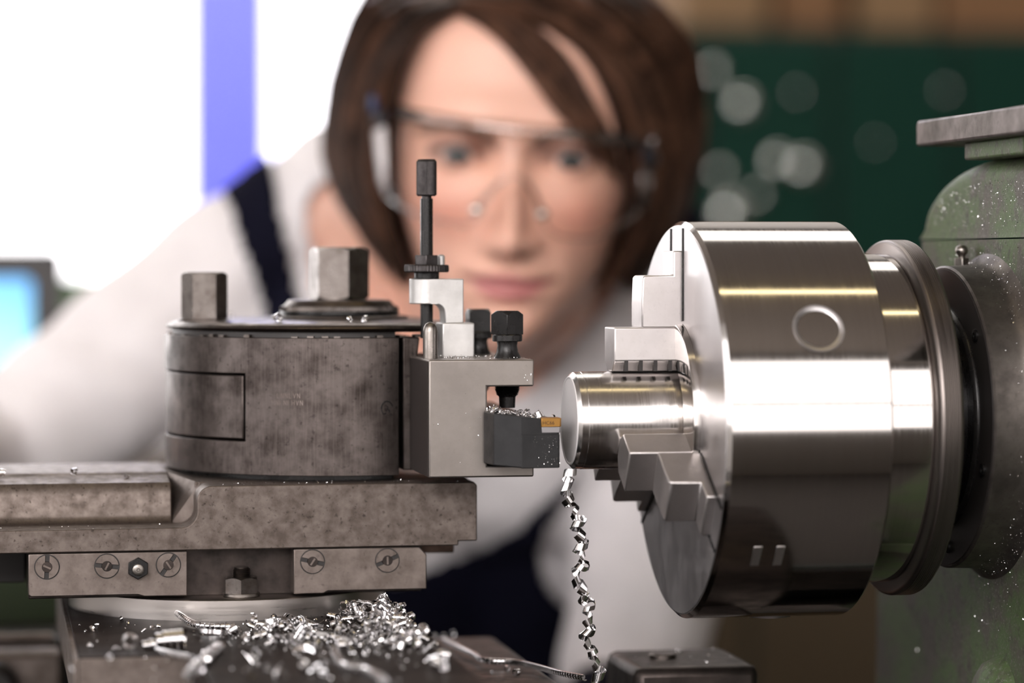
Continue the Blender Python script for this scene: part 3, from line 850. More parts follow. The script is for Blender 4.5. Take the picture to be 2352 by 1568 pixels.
me.materials.append(M['print'])
lo_ = bpy.data.objects.new('lettering', me); COL.objects.link(lo_); lo_.parent = ins
lo_.location = (W((-58.6, -15.42, -0.65)) - W(ORG[t.name]))
lo_.rotation_euler = (math.radians(90), 0, math.radians(4.3))

# ------------------------------------------------------------------ workpiece
t = thing('steel_workpiece', 'bright round steel bar gripped in the chuck jaws facing the tool', 'workpiece', (-20, 0, -19.6))
MB().lathe([(-43.8, 17.6), (-44.5, 17.95), (-43.2, 19.4), (-40.5, 19.45), (-40.3, 19.6), (0.4, 19.6)], 'x', (0, 0, 0), 128).build('bar', M['bar'], t, smooth=20)
MB().lathe([(-44.3, 0.2), (-44.5, 3), (-44.6, 16.8), (-44.9, 17.2), (-44.9, 17.6), (-44.55, 17.9), (-44.0, 17.5)], 'x', (0, 0, 0), 128).build('faced_end', M['barend'], t, smooth=20)

# ------------------------------------------------------------------ chuck
t = CH = thing('lathe_chuck', 'large bright steel three jaw chuck on the green headstock', 'chuck', (40, 0, -80))
R = 80.0
prof = [(0.6, 38.5), (0, 39.2), (0, R - 1.6), (1.6, R), (64.2, R), (65.0, R - 0.8), (65.0, 40)]
MB().lathe(prof, 'x', (0, 0, 0), 192, closed=False).build('chuck_body', M['chuck'], t, smooth=30)
MB().lathe([(-0.25, 40), (-0.25, R - 2.2), (0.4, R - 1.8), (0.4, 40)], 'x', (0, 0, 0), 160, closed=True).build('chuck_face', M['face'], t, smooth=30)
MB().lathe([(-0.2, 39.8), (-3.0, 39.5), (-3.4, 38.6), (-3.4, 24), (0.55, 23)], 'x', (0, 0, 0), 128).build('hub_ring', M['chuck'], t, smooth=30)
for k in range(3):
    a = math.radians(120 * k)
    m = MB()
    m.prism([(-9.2, 37.4), (-9.2, 24.0), (-4.2, 19.7), (4.2, 19.7), (9.2, 24.0), (9.2, 37.4)], 'x', -28.2, 1.0)
    j = m.rotate_x(a).build('jaw', M['jaw'], t, bevel=0.6)
    MB().prism([(-17.0, 37.2), (-17.0, 47), (-16.6, 57.0), (-15.8, 58.2), (-4.0, 58.2), (-4.0, 68), (1.0, 68), (1.0, 37.2)], 'y', -9.2, 9.2).rotate_x(a).build('jaw_step', M['jaw'], j, bevel=0.6)
    for i in range(4):
        MB().box(-24 + 6 * i, -22.6 + 6 * i, -9.5, -6.6, 19.9, 24.2).rotate_x(a).build('grip_groove', M['black'], j)
    for s in (-1, 1):
        MB().box(-0.75, 0.3, s * 10.0 - 0.6, s * 10.0 + 0.6, 40, 77).rotate_x(a).build('track_edge', M['oxide'], j)
# chuck key sockets in the rim
for ang in (28.5, 148.5, 268.5):
    u = math.radians(ang)
    m = MB()
    m.lathe([(79.2, 6.0), (79.2, 9.2), (80.05, 9.9), (80.25, 10.2), (80.25, 8.6), (79.6, 7.6), (77.5, 7.2)], 'y', (38, 0, 0), 40)
    m.v = [(x, -y_, z) for x, y_, z in m.v]
    s = m.rotate_x(-u).build('key_socket', M['face'], t)
    m = MB(); m.box(34, 42, -79.65, -79.2, -4, 4)
    m.rotate_x(-u).build('square_hole', M['black'], s)
for dx in (0, 9):
    m = MB(); m.box(14 + dx, 17.4 + dx, -80.12, -79.5, -5, 5)
    m.rotate_x(math.radians(38)).build('rim_bar', M['jaw'], t, bevel=0.2)  # two pale raised bars on the rim

t = thing('chuck_back_plate', 'steel back plate with a dark ridged flange right behind the chuck', 'back plate', (85, 0, -73))
MB().lathe([(65.1, 40), (65.1, 67.0), (85.2, 67.0), (86, 66.2), (86, 40)], 'x', (0, 0, 0), 160).build('plate_hub', M['chuck'], t, smooth=30)
fp = [(86.1, 60), (86.1, 71.0), (87.3, 72.4)]
x = 88.0
for i in range(9): fp += [(x, 72.6), (x + 0.28, 72.25), (x + 0.5, 72.6)]; x += 0.78
fp += [(95.6, 72.2), (96.2, 71), (96.2, 40)]
MB().lathe(fp, 'x', (0, 0, 0), 160).build('ridged_flange', M['ring'], t, smooth=50)

# ------------------------------------------------------------------ headstock
t = HS = thing('lathe_headstock', 'chipped green painted headstock casting at the right edge', 'headstock', (280, 10, -235))
low = [(152, -235), (152, -72)] + arc(140, -72, 12, 0, 70, 4) + [(100, -50), (87.5, -30), (86.5, 72.8), (-190, 72.8), (-190, -235)]
def casting(outline, x0, x1, edge, flat_below=None, flat_above=None):
    # extruded outline whose front rim is rounded over by `edge` mm
    P = np.array(outline, float); m = len(P)
    T = np.roll(P, -1, 0) - np.roll(P, 1, 0); T /= np.linalg.norm(T, axis=1)[:, None] + 1e-9
    Nn = np.stack([T[:, 1], -T[:, 0]], 1)
    c = P.mean(0)
    area = 0.5 * np.sum(P[:, 0] * np.roll(P[:, 1], -1) - np.roll(P[:, 0], -1) * P[:, 1])
    if area < 0: Nn = -Nn
    w = np.ones(m)
    if flat_below is not None: w[P[:, 1] <= flat_below] = 0; 
    if flat_above is not None: w[P[:, 1] >= flat_above] = 0
    vs = []
    K = 6
    for k in range(K + 1):
        a = math.pi / 2 * k / K
        off = edge * (1 - math.sin(a)); xx = x0 + edge * (1 - math.cos(a))
        Q = P.copy()
        Q -= Nn * (off * 1.0)[..., None] if np.ndim(off) else Nn * off
        if flat_below is not None: Q[P[:, 1] <= flat_below, 1] = P[P[:, 1] <= flat_below, 1]
        if flat_above is not None: Q[P[:, 1] >= flat_above, 1] = P[P[:, 1] >= flat_above, 1]
        vs += [(xx, y_, z_) for y_, z_ in Q]
    vs += [(x1, y_, z_) for y_, z_ in P]
    fs = [(k * m + i, k * m + (i + 1) % m, (k + 1) * m + (i + 1) % m, (k + 1) * m + i) for k in range(K + 1) for i in range(m)]
    fs += [tuple(range(m)), tuple((K + 1) * m + i for i in range(m - 1, -1, -1))]
    return MB().add(vs, fs)
casting(low, 131, 520, 9, flat_above=72.0).build('headstock_casting', M['green'], t, smooth=40)
dome = [(-8 + 93 * math.cos(math.radians(a_)), 73.5 + 33 * math.sin(math.radians(a_)) ** 0.8) for a_ in range(0, 181, 6)]
dome = [(86.5, 73.4)] + [(y_ * 1.0 + 1.5, z_) for y_, z_ in dome[1:-1]] + [(-101, 73.4)]
casting(dome, 131, 520, 9, flat_below=73.5).build('headstock_cover', M['green'], t, smooth=40)
MB().lathe([(112, 47), (112, 61.2), (112.8, 62), (124, 62.3), (128, 63.5), (131, 67), (131, 40)], 'x', (0, 0, 0), 144).build('bearing_boss', M['boss'], t, smooth=40)
MB().lathe([(109.5, 30), (109.5, 44.8), (110.6, 45.8), (111.2, 46.0), (113, 46.0)], 'x', (0, 0, 0), 120).build('seal_ring', M['oxide'], t, smooth=40)
MB().lathe([(111.6, 44), (111.6, 60.6), (113.5, 60.6)], 'x', (0, 0, 0), 120).build('boss_face', M['black'], t)
MB().lathe([(96.2, 38), (109.8, 38)], 'x', (0, 0, 0), 96).build('spindle_nose', M['oxide'], t)
for a_ in (200, 260, 320, 20, 80, 140):
    u = math.radians(a_)
    MB().lathe([(111.7, 2.6), (110.7, 2.6), (110.5, 2.1), (110.5, 1.2), (111.2, 1.2)], 'x', (0, 53.5 * math.cos(u), 53.5 * math.sin(u)), 20).build('cap_screw', M['oxide'], t)
# oil nipple
g = at(2203, 596, 1190)
gx, gy = 126.0, 17.0
gz = 62.0
nip = MB().prism(hexpts(gx, gy, 3.3, 0.3), 'z', gz - 1.0, gz + 3.2).build('oil_nipple', M['pin'], t, bevel=0.3)
MB().lathe([(gz + 3.1, 1.6), (gz + 4.2, 1.5), (gz + 5.0, 2.4), (gz + 6.4, 2.75), (gz + 7.8, 2.3), (gz + 8.6, 1.0)], 'z', (gx, gy, 0), 24).build('nipple_head', M['pin'], nip, smooth=70)
# raised round boss at the bottom
MB().lathe([(121, 4), (123, 15), (126, 19), (131, 21)], 'x', (0, -18, -118), 48).build('lower_boss', M['green'], t, smooth=70)
MB().prism([(y_, z_) for y_, z_ in ((-4, -235), (-4, -122), (-34, -122), (-34, -235))], 'x', 124, 131).build('boss_rib', M['green'], t, bevel=3)
# lever plate on top
t = thing('lever_plate', 'worn flat steel lever plate on top of the green headstock', 'lever', (150, 0, 106))
MB().box(124, 190, -60, 9, 105.6, 113).build('pedestal', M['green'], t, bevel=1)
MB().prism([(47, 112.8), (47, 122.2), (45.5, 123.6), (-160, 123.6), (-160, 112.8)], 'x', 116, 240).build('plate', steel('worn_lever_steel', (0.30, 0.25, 0.235), (0.14, 0.12, 0.10), 0.45, 0.7, 60, 350, 0.5), t, bevel=1.2)

# ------------------------------------------------------------------ person
EYE_D = 1546.0
def H(px, py, yl):
    """point of the head: picture position, yl mm in front of the eye plane"""
    return at(px, py, EYE_D - yl)

HEAD_O = at(1181, 367, EYE_D)
_roll, _pit = math.radians(2.4), math.radians(5)
_xr = math.cos(_roll) * _rt - math.sin(_roll) * np.array([0, 0, 1.0])
_zr = math.sin(_roll) * _rt + math.cos(_roll) * np.array([0, 0, 1.0])
_yr = -_f0
HX = _xr
HY = math.cos(_pit) * _yr - math.sin(_pit) * _zr
HZ = math.sin(_pit) * _yr + math.cos(_pit) * _zr
def head_to_world(L):
    L = np.asarray(L, float)
    return HEAD_O + L[..., 0:1] * HX + L[..., 1:2] * HY + L[..., 2:3] * HZ
def world_to_head(P):
    d = np.asarray(P, float) - HEAD_O
    return np.stack([d @ HX, d @ HY, d @ HZ], -1)

EX, EZ, ER = 31.0, 0.5, 12.0
EYC = -9.0
def face_surface():
    zk = [121, 119, 112, 100, 80, 60, 40, 20, 0, -20, -40, -60, -75, -88, -98, -105, -109, -111]
    wk = [4, 22, 40, 55, 66, 70.5, 72, 71, 69.5, 66.5, 60, 52.5, 43.5, 33, 24, 14, 7, 2]
    fk = [-60, -42, -28, -14, 0, 7, 9.5, 9, 5, 4, 4, 5, 4.5, 5, 4, -1, -8, -16]
    bk = [-80, -105, -125, -145, -163, -170, -173, -172, -168, -160, -148, -132, -118, -100, -80, -62, -45, -30]
    nz, na = 300, 220
    z = np.linspace(121, -111, nz)
    ip = lambda k: np.interp(-z, -np.array(zk, float), np.array(k, float))
    w, yf, yb = ip(wk), ip(fk), ip(bk)
    ker = np.ones(9) / 9
    sm = lambda v: np.convolve(np.pad(v, 4, mode='edge'), ker, 'valid')
    w, yf, yb = sm(w), sm(yf), sm(yb)
    yc = np.clip(np.full(nz, -62.0), yb + 12, yf - 12)
    t = np.linspace(-math.pi, math.pi, na, endpoint=False)
    t = t - 0.35 * np.sin(t)            # more columns at the front
    st, ct = np.sin(t), np.cos(t)
    e = 2 / 2.35
    X = w[:, None] * (np.sign(st) * np.abs(st) ** e)[None, :]
    cc = np.sign(ct) * np.abs(ct) ** e
    Y = yc[:, None] + np.where(cc[None, :] > 0, (yf - yc)[:, None] * cc[None, :], (yc - yb)[:, None] * cc[None, :])
    Z = np.repeat(z[:, None], na, 1)
    front = np.clip((Y + 50) / 30, 0, 1)
    g = lambda x0, z0, sx, sz: np.exp(-((X - x0) / sx) ** 2 - ((Z - z0) / sz) ** 2)
    D = np.zeros_like(X)
    # nose
    hz = np.interp(-Z, [-16, -8, 0, 10, 20, 30, 38, 44, 48, 51.5, 55, 60], [0, 2.5, 6.0, 11, 15.5, 19.5, 23, 23.5, 19.5, 12.5, 5, 0])
    sg = np.interp(-Z, [-16, 0, 15, 30, 40, 48, 60], [11, 6.6, 6.8, 7.8, 9.0, 9.4, 8.5])
    D += hz * np.exp(-(np.abs(X) / sg) ** 2.2)
    for s in (-1, 1):
        D += 7.0 * g(s * 12.0, -44.5, 5.0, 5.0)
        D -= 7.5 * g(s * 15, 3, 6.5, 7.5)
        D -= 6.0 * g(s * 30, 4, 17, 11)
        D += 3.2 * g(s * 29, 19, 18, 7)
        D += 5.5 * g(s * 40, -26, 19, 15)
        D -= 2.0 * g(s * 22, -58, 6, 12)
        D -= 3.0 * g(s * 40, -62, 12, 14)
    D += 6.0 * g(0, -63, 26, 17)
    D += 1.8 * g(0, -62, 17, 3.2) - 1.0 * g(0, -56, 2.2, 5)
    D += 4.6 * g(0, -72.5, 14, 4.4)
    zc = -66.8 + 0.0045 * X ** 2
    D -= 3.4 * np.exp(-((Z - zc) / 1.7) ** 2) * np.clip(1 - (np.abs(X) / 27) ** 4, 0, 1)
    D -= 2.6 * g(0, -81, 15, 4.5)
    D += 6.5 * g(0, -96, 16, 11)
    Y = Y + D * front
    for s in (-1, 1):
        dx, dz = X - s * EX, Z - EZ - 0.4
        rr = dx ** 2 + dz ** 2
        lid = EYC + np.sqrt(np.clip((ER + 1.3) ** 2 - rr, 0, None))
        near = (np.abs(dx) < 17) & (rr < (ER + 1.2) ** 2) & (Y > -40)
        Y = np.where(near, np.maximum(Y, lid), Y)
        hgt = np.where(dz > 0, 4.3, 4.6)
        opening = (Y > -40) & (np.abs(dx) < 14.5) & (np.abs(dz) < hgt * np.clip(1 - (dx / 14.5) ** 2, 0, 1))
        Y = np.where(opening, np.minimum(Y, EYC + 9.0), Y)
    return X, Y, Z

def add_grid(mb, X, Y, Z):
    nz, na = X.shape
    P = head_to_world(np.stack([X, Y, Z], -1)).reshape(-1, 3)
    fs = [(i * na + k, i * na + (k + 1) % na, (i + 1) * na + (k + 1) % na, (i + 1) * na + k) for i in range(nz - 1) for k in range(na)]
    fs += [tuple(range(na - 1, -1, -1)), tuple((nz - 1) * na + k for k in range(na))]
    return mb.add(P, fs)

def remeshed(mb, voxel, smooth_it=0, smooth_f=0.5):
    """one continuous skin around overlapping volumes; returns vertices (mm) and faces"""
    me = mb.mesh('tmp', (0, 0, 0))
    o = bpy.data.objects.new('tmp', me); COL.objects.link(o)
    r = o.modifiers.new('r', 'REMESH'); r.mode = 'VOXEL'; r.voxel_size = voxel * S; r.adaptivity = 0
    if smooth_it:
        q = o.modifiers.new('s', 'SMOOTH'); q.iterations = smooth_it; q.factor = smooth_f
    bpy.context.view_layer.update()
    ev = o.evaluated_get(bpy.context.evaluated_depsgraph_get()).to_mesh()
    n = len(ev.vertices)
    V = np.empty(n * 3); ev.vertices.foreach_get('co', V); V = V.reshape(-1, 3) / S
    NN = np.empty(n * 3); ev.vertices.foreach_get('normal', NN); NN = NN.reshape(-1, 3)
    F = [tuple(p.vertices) for p in ev.polygons]
    o.evaluated_get(bpy.context.evaluated_depsgraph_get()).to_mesh_clear()
    bpy.data.objects.remove(o); bpy.data.meshes.remove(me)
    return V, NN, F

def raw_object(name, V, F, mat, parent, smooth=True):
    org = ORG[parent.name]
    me = bpy.data.meshes.new(name)
    me.from_pydata(((V - org) * S).tolist(), [], F)
    me.materials.append(mat)
    if smooth: me.shade_smooth()
    o = bpy.data.objects.new(name, me); COL.objects.link(o); o.parent = parent
    return o

# body joints: (picture x, y, distance) -> mm
J = {k: at(*v) for k, v in dict(
    skull=(1180, 470, 1640), neck_t=(1165, 640, 1665), neck_b=(1090, 640, 1745),
    sh_l=(552, 640, 1760), sh_r=(1560, 720, 1790), trap_l=(800, 490, 1765), trap_r=(1370, 545, 1780),
    chest=(1080, 880, 1815), chest_l=(820, 880, 1800), chest_r=(1330, 900, 1815), waist=(1090, 1480, 1930),
    el_l=(-40, 1085, 1690), wr_l=(-420, 1010, 1490), el_r=(1440, 1640, 1720), wr_r=(1290, 1790, 1560)).items()}
J['hip'] = J['waist'] + np.array([20, 60, -210.0])
foot_z = FLOOR
J['hip_l'], J['hip_r'] = J['hip'] + np.array([-85, 0, -20.0]), J['hip'] + np.array([85, 0, -20.0])
for s in 'lr':
    J['kn_' + s] = np.array([J['hip_' + s][0] * 1.0, J['hip_' + s][1] - 20, FLOOR + 500])
    J['an_' + s] = np.array([J['hip_' + s][0] * 1.0, J['hip_' + s][1] + 10, FLOOR + 95])

def torso(mb, k):
    c = mb.capsule
    c(J['trap_l'], J['trap_r'], 58 + k, 58 + k)
    c(J['trap_l'], J['sh_l'], 54 + k, 50 + k)
    c(J['trap_r'], J['sh_r'], 54 + k, 50 + k)
    c(J['chest_l'], J['chest_r'], 112 + k, 112 + k)
    c(J['chest_l'], J['trap_l'], 100 + k, 56 + k); c(J['chest_r'], J['trap_r'], 100 + k, 56 + k)
    c(J['chest'], J['trap_l'] * 0.5 + J['trap_r'] * 0.5, 108 + k, 62 + k)
    c(J['chest_l'] * .6 + J['chest'] * .4 + np.array([0, -42, -35.0]), J['chest_l'] * .5 + J['chest'] * .5 + np.array([0, -10, 10.0]), 66 + k, 60 + k)
    c(J['chest_r'] * .6 + J['chest'] * .4 + np.array([0, -42, -35.0]), J['chest_r'] * .5 + J['chest'] * .5 + np.array([0, -10, 10.0]), 66 + k, 60 + k)
    c(J['chest_l'] * .7 + J['chest'] * .3, J['waist'] + np.array([-30, 0, 0.0]), 105 + k, 96 + k)
    c(J['chest_r'] * .7 + J['chest'] * .3, J['waist'] + np.array([30, 0, 0.0]), 105 + k, 96 + k)
    c(J['waist'], J['hip'], 115 + k, 125 + k)
    return mb
def arms(mb, k, ku=0):
    for s in 'lr':
        mb.capsule(J['sh_' + s], J['el_' + s], 50 + k + ku, 41 + k)
        mb.capsule(J['el_' + s], J['wr_' + s], 40 + k, 28 + k)
    return mb
def hand(mb, wr, el, side):
    d = wr - el; d /= np.linalg.norm(d)
    sv = np.cross(d, (0, 0, 1)); sv /= np.linalg.norm(sv); sv *= side
    nv = np.cross(sv, d) * side
    palm = wr + d * 55
    for i in range(4):
        q = palm + sv * (i - 1.5) * 19 - nv * 2
        mb.capsule(wr + d * 12 + sv * (i - 1.5) * 11, q, 15, 12, 10)
        L = (40, 46, 43, 34)[i]
        k1 = q + d * L - nv * 8
        k2 = k1 + d * L * 0.35 - nv * L * 0.55
        k3 = k2 - d * L * 0.25 - nv * L * 0.45
        mb.capsule(q, k1, 10.5, 9.5, 10); mb.capsule(k1, k2, 9.5, 8.8, 10); mb.capsule(k2, k3, 8.8, 7.5, 10)
    t0 = wr + d * 20 - sv * 20
    t1 = t0 + d * 28 - sv * 22 - nv * 12
    t2 = t1 + d * 26 - nv * 14
    mb.capsule(t0, t1, 14, 11, 10); mb.capsule(t1, t2, 11, 9, 10)
    return mb

PERSON = thing('person', 'woman in white shirt and navy overalls with clear glasses leaning over the lathe', 'person', (J['hip'][0], J['hip'][1], FLOOR))

# --- body: head, neck, torso, arms and hands as one skin
mb = MB()
add_grid(mb, *face_surface())
mb.capsule(J['skull'], J['neck_t'], 62, 54, 32)
mb.capsule(J['neck_t'], J['neck_b'], 53, 60, 32)
mb.capsule(J['neck_b'], J['trap_l'], 56, 50); mb.capsule(J['neck_b'], J['trap_r'], 56, 50)
for s in (-1, 1):
    mb.capsule(head_to_world((s * 71, -82, 8)), head_to_world((s * 71, -80, -14)), 11, 8, 12)
torso(mb, -6); arms(mb, -6)
hand(mb, J['wr_l'], J['el_l'], 1); hand(mb, J['wr_r'], J['el_r'], -1)
for s in 'lr':
    mb.capsule(J['hip_' + s], J['kn_' + s], 80, 55); mb.capsule(J['kn_' + s], J['an_' + s], 52, 38)
    mb.capsule(J['an_' + s] + np.array([0, 20, -40.0]), J['an_' + s] + np.array([0, -130, -55.0]), 38, 30)
V, NN, F = remeshed(mb, 1.9, 2, 0.4)

def skin_material():
    m, nt, b = nodes_of('skin')
    at_ = N(nt, 'ShaderNodeVertexColor'); at_.layer_name = 'tint'
    nt.links.new(at_.outputs['Color'], b.inputs['Base Color'])
    b.inputs['Roughness'].default_value = 0.42
    b.inputs['Subsurface Weight'].default_value = 0.12
    b.inputs['Subsurface Radius'].default_value = (0.010, 0.004, 0.002)
    b.inputs['Subsurface Scale'].default_value = 0.6
    bump(nt, b, noise(nt, coords(nt), 500, 3), 0.05, 0.0002)
    return m
M['skin'] = skin_material()
body = raw_object('body', V, F, M['skin'], PERSON)
L = world_to_head(V)
x, yy, z = L[:, 0], L[:, 1], L[:, 2]
base = np.array([0.80, 0.46, 0.345])
colr = np.repeat(base[None], len(V), 0)
def blend(mask, c):
    global colr
    mask = np.clip(mask, 0, 1)[:, None]
    colr = colr * (1 - mask) + np.array(c)[None] * mask
fr = (yy > -45) & (z > -120) & (z < 125) & (np.abs(x) < 80)
gg = lambda x0, z0, sx, sz: np.exp(-((x - x0) / sx) ** 2 - ((z - z0) / sz) ** 2) * fr
for s in (-1, 1):
    blend(0.6 * gg(s * 38, -30, 21, 15), (0.76, 0.31, 0.235))
    # brows
    bx = s * x
    bz = np.interp(bx, [10, 16, 26, 38, 52], [8.5, 10.8, 15.2, 17.4, 13])
    bw = np.interp(bx, [10, 14, 30, 52], [3.4, 3.8, 3.0, 1.6])
    blend(0.95 * np.exp(-((z - bz) / bw) ** 2) * ((bx > 9) & (bx < 54) & fr), (0.035, 0.016, 0.010))
    # lash line and crease
    dx = x - s * EX
    up_ = 4.5 * (1 - (dx / 15) ** 2) + EZ + 0.4
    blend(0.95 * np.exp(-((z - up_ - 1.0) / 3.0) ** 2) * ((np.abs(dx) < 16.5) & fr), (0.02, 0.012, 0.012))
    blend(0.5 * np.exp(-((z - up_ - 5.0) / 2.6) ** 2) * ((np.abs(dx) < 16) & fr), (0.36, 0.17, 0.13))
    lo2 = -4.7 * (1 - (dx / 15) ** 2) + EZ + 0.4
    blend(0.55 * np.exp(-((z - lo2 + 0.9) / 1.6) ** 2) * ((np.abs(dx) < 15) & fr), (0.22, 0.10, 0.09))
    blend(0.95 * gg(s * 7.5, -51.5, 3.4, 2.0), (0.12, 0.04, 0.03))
zc = -66.8 + 0.0045 * x ** 2
wid = np.clip(1 - (np.abs(x) / 23.5) ** 2.2, 0, 1)
lip = ((z < zc + 4.8 * wid) & (z > zc - 10.0 * wid) & (np.abs(x) < 23.5) & fr).astype(float)
blend(0.85 * lip, (0.60, 0.20, 0.21))
blend(0.95 * np.exp(-((z - zc) / 1.9) ** 2) * ((np.abs(x) < 27) & fr), (0.13, 0.035, 0.03))
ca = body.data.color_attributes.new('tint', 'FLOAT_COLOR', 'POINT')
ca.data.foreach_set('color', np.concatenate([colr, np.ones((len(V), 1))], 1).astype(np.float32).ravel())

# --- eyes
def eye_material():
    m, nt, b = nodes_of('eye')
    tc = N(nt, 'ShaderNodeTexCoord')
    gz = N(nt, 'ShaderNodeVectorMath'); gz.operation = 'LENGTH'
    mp = N(nt, 'ShaderNodeMapping'); mp.inputs['Scale'].default_value = (1, 0, 1)
    nt.links.new(tc.outputs['Object'], mp.inputs['Vector']); nt.links.new(mp.outputs['Vector'], gz.inputs[0])
    c = ramp(nt, maprange(nt, gz.outputs['Value'], 0, 0.012, 0, 1), [(0.0, (0.01, 0.01, 0.01)), (0.20, (0.012, 0.014, 0.016)), (0.23, (0.05, 0.06, 0.058)), (0.46, (0.035, 0.042, 0.042)), (0.50, (0.015, 0.018, 0.018)), (0.54, (0.40, 0.34, 0.335))])
    nt.links.new(c, b.inputs['Base Color']); b.inputs['Roughness'].default_value = 0.25; b.inputs['Specular IOR Level'].default_value = 0.2
    return m
M['eye'] = eye_material()
for s in (-1, 1):
    c = head_to_world((s * EX, EYC, EZ))
    m = MB().sphere((0, 0, 0), ER, 32, 20)
    me = m.mesh('eyeball', (0, 0, 0)); me.materials.append(M['eye']); me.shade_smooth()
    o = bpy.data.objects.new('eyeball', me); COL.objects.link(o); o.parent = PERSON
    o.location = W(c) - W(ORG[PERSON.name])
    gaze = HX * 0.0 + HY - 0.16 * HZ; gaze /= np.linalg.norm(gaze)
    xa = np.cross(gaze, HZ); xa /= np.linalg.norm(xa); za = np.cross(xa, gaze)
    o.rotation_euler = Matrix((xa, gaze, za)).transposed().to_euler()

# --- hair
def hair_material(name, tinted):
    m, nt, b = nodes_of(name)
    v = coords(nt)
    n1 = noise(nt, v, 45, 3)
    n2 = noise(nt, coords(nt, (900, 900, 40)), 1, 3)
    c = mixc(nt, maprange(nt, n1, 0.35, 0.65, 0, 1), (0.016, 0.007, 0.005), (0.085, 0.038, 0.022))
    c = mixc(nt, maprange(nt, n2, 0.45, 0.7, 0, 0.6), c, (0.17, 0.09, 0.055))
    if tinted:
        va = N(nt, 'ShaderNodeVertexColor'); va.layer_name = 'strand'
        mm = N(nt, 'ShaderNodeMix'); mm.data_type = 'RGBA'; mm.blend_type = 'MULTIPLY'; mm.inputs[0].default_value = 1
        nt.links.new(c, mm.inputs[6]); nt.links.new(va.outputs['Color'], mm.inputs[7]); c = mm.outputs[2]
    nt.links.new(c, b.inputs['Base Color'])
    b.inputs['Roughness'].default_value = 0.36
    b.inputs['Specular IOR Level'].default_value = 0.45
    return m
M['hair'] = hair_material('brown_hair', True)
M['scalp'] = hair_material('brown_hair_roots', False)
def spline(P, n):
    P = np.array(P, float)
    k = len(P)
    t = np.linspace(0, k - 1, n)
    out = []
    for u in t:
        i = min(int(u), k - 2); f = u - i
        p0, p1, p2, p3 = P[max(i - 1, 0)], P[i], P[i + 1], P[min(i + 2, k - 1)]
        out.append(0.5 * ((2 * p1) + (p2 - p0) * f + (2 * p0 - 5 * p1 + 4 * p2 - p3) * f * f + (3 * p1 - p0 - 3 * p2 + p3) * f ** 3))
    return np.array(out)
LG = [[(1045, 22, 10), (965, 68, 8), (908, 155, 3), (882, 250, -10), (868, 380, -25), (890, 510, -38), (935, 640, -50)],
      [(1048, 5, 4), (930, 40, -3), (852, 160, -20), (822, 290, -35), (820, 410, -45), (862, 530, -52), (930, 650, -58)],
      [(1050, -20, -12), (890, 0, -30), (803, 140, -52), (772, 290, -65), (774, 390, -70), (828, 495, -72), (915, 625, -72)],
      [(1060, -60, -55), (885, -40, -85), (800, 120, -105), (775, 280, -112), (784, 400, -112), (846, 510, -108), (930, 630, -98)],
      [(1070, -90, -110), (940, -70, -140), (860, 100, -165), (835, 280, -172), (840, 420, -165), (880, 540, -150), (940, 650, -130)]]
RG = [[(1064, 8, 11), (1225, 34, 14), (1346, 104, 12), (1416, 202, 5), (1456, 316, -8), (1468, 440, -22), (1450, 560, -36)],
      [(1066, 5, 8), (1235, 28, 10), (1378, 135, 4), (1445, 270, -10), (1476, 400, -25), (1474, 520, -38), (1425, 630, -50)],
      [(1066, -15, 4), (1305, -15, 8), (1470, 115, -10), (1527, 280, -38), (1535, 410, -56), (1498, 540, -62), (1435, 650, -66)],
      [(1066, -50, -20), (1385, -50, -28), (1555, 80, -58), (1592, 250, -90), (1583, 400, -92), (1533, 540, -90), (1455, 660, -85)],
      [(1070, -90, -110), (1370, -80, -140), (1510, 80, -165), (1550, 260, -172), (1540, 420, -165), (1490, 560, -150), (1430, 660, -130)]]
BG = [[(1048, 20, 12), (1140, 78, 17), (1215, 162, 18), (1275, 240, 19), (1335, 300, 16), (1385, 340, 6)],
      [(1056, 12, 11), (1165, 58, 16), (1255, 150, 18), (1315, 240, 17), (1370, 315, 11), (1412, 385, -4)],
      [(1062, 8, 10), (1192, 43, 15), (1292, 138, 16), (1345, 238, 14), (1393, 322, 6), (1430, 415, -10)]]
hb = MB()
htint = []
rh = np.random.default_rng(4)
def strands(G, count, rad, jit, tone=1.0):
    GP = [spline([H(*p) for p in g], 16) for g in G]
    for k in range(count):
        u = rh.random() * (len(G) - 1)
        i = min(int(u), len(G) - 2); f = u - i
        P = GP[i] * (1 - f) + GP[i + 1] * f
        off = rh.normal(0, jit, 3); ph = rh.random() * 6
        w = np.linspace(0, 1, 16)[:, None]
        P = P + off * (0.3 + 0.7 * w) + 1.5 * np.sin(w * 5 + ph) * off / (np.linalg.norm(off) + 1e-6)
        e = 16 if rh.random() < 0.6 else 15
        P = P[:e]
        r0 = rad * rh.uniform(0.6, 1.3)
        htint.extend([float(np.clip(rh.normal(tone, 0.42), 0.12, 2.4))] * (len(P) * 6))
        hb.tube(P, lambda s, r0=r0: r0 * (0.55 + 0.6 * math.sin(math.pi * min(1, 0.12 + s * 0.8))) * (1 if s < 0.8 else max(0.15, (1 - s) / 0.2)), 6, 0.6)
strands(LG, 330, 3.4, 2.6, 0.5)  # side hair tinted darker than the fringe, its shading put into the colour
strands(RG, 380, 3.4, 2.6, 0.66)
strands(BG, 90, 2.6, 1.6, 1.15)
hair = hb.build('hair', M['hair'], PERSON, smooth=80)
hair['kind'] = 'stuff'
ha = hair.data.color_attributes.new('strand', 'FLOAT_COLOR', 'POINT')
ha.data.foreach_set('color', np.repeat(np.array(htint, np.float32)[:, None], 4, 1).ravel())
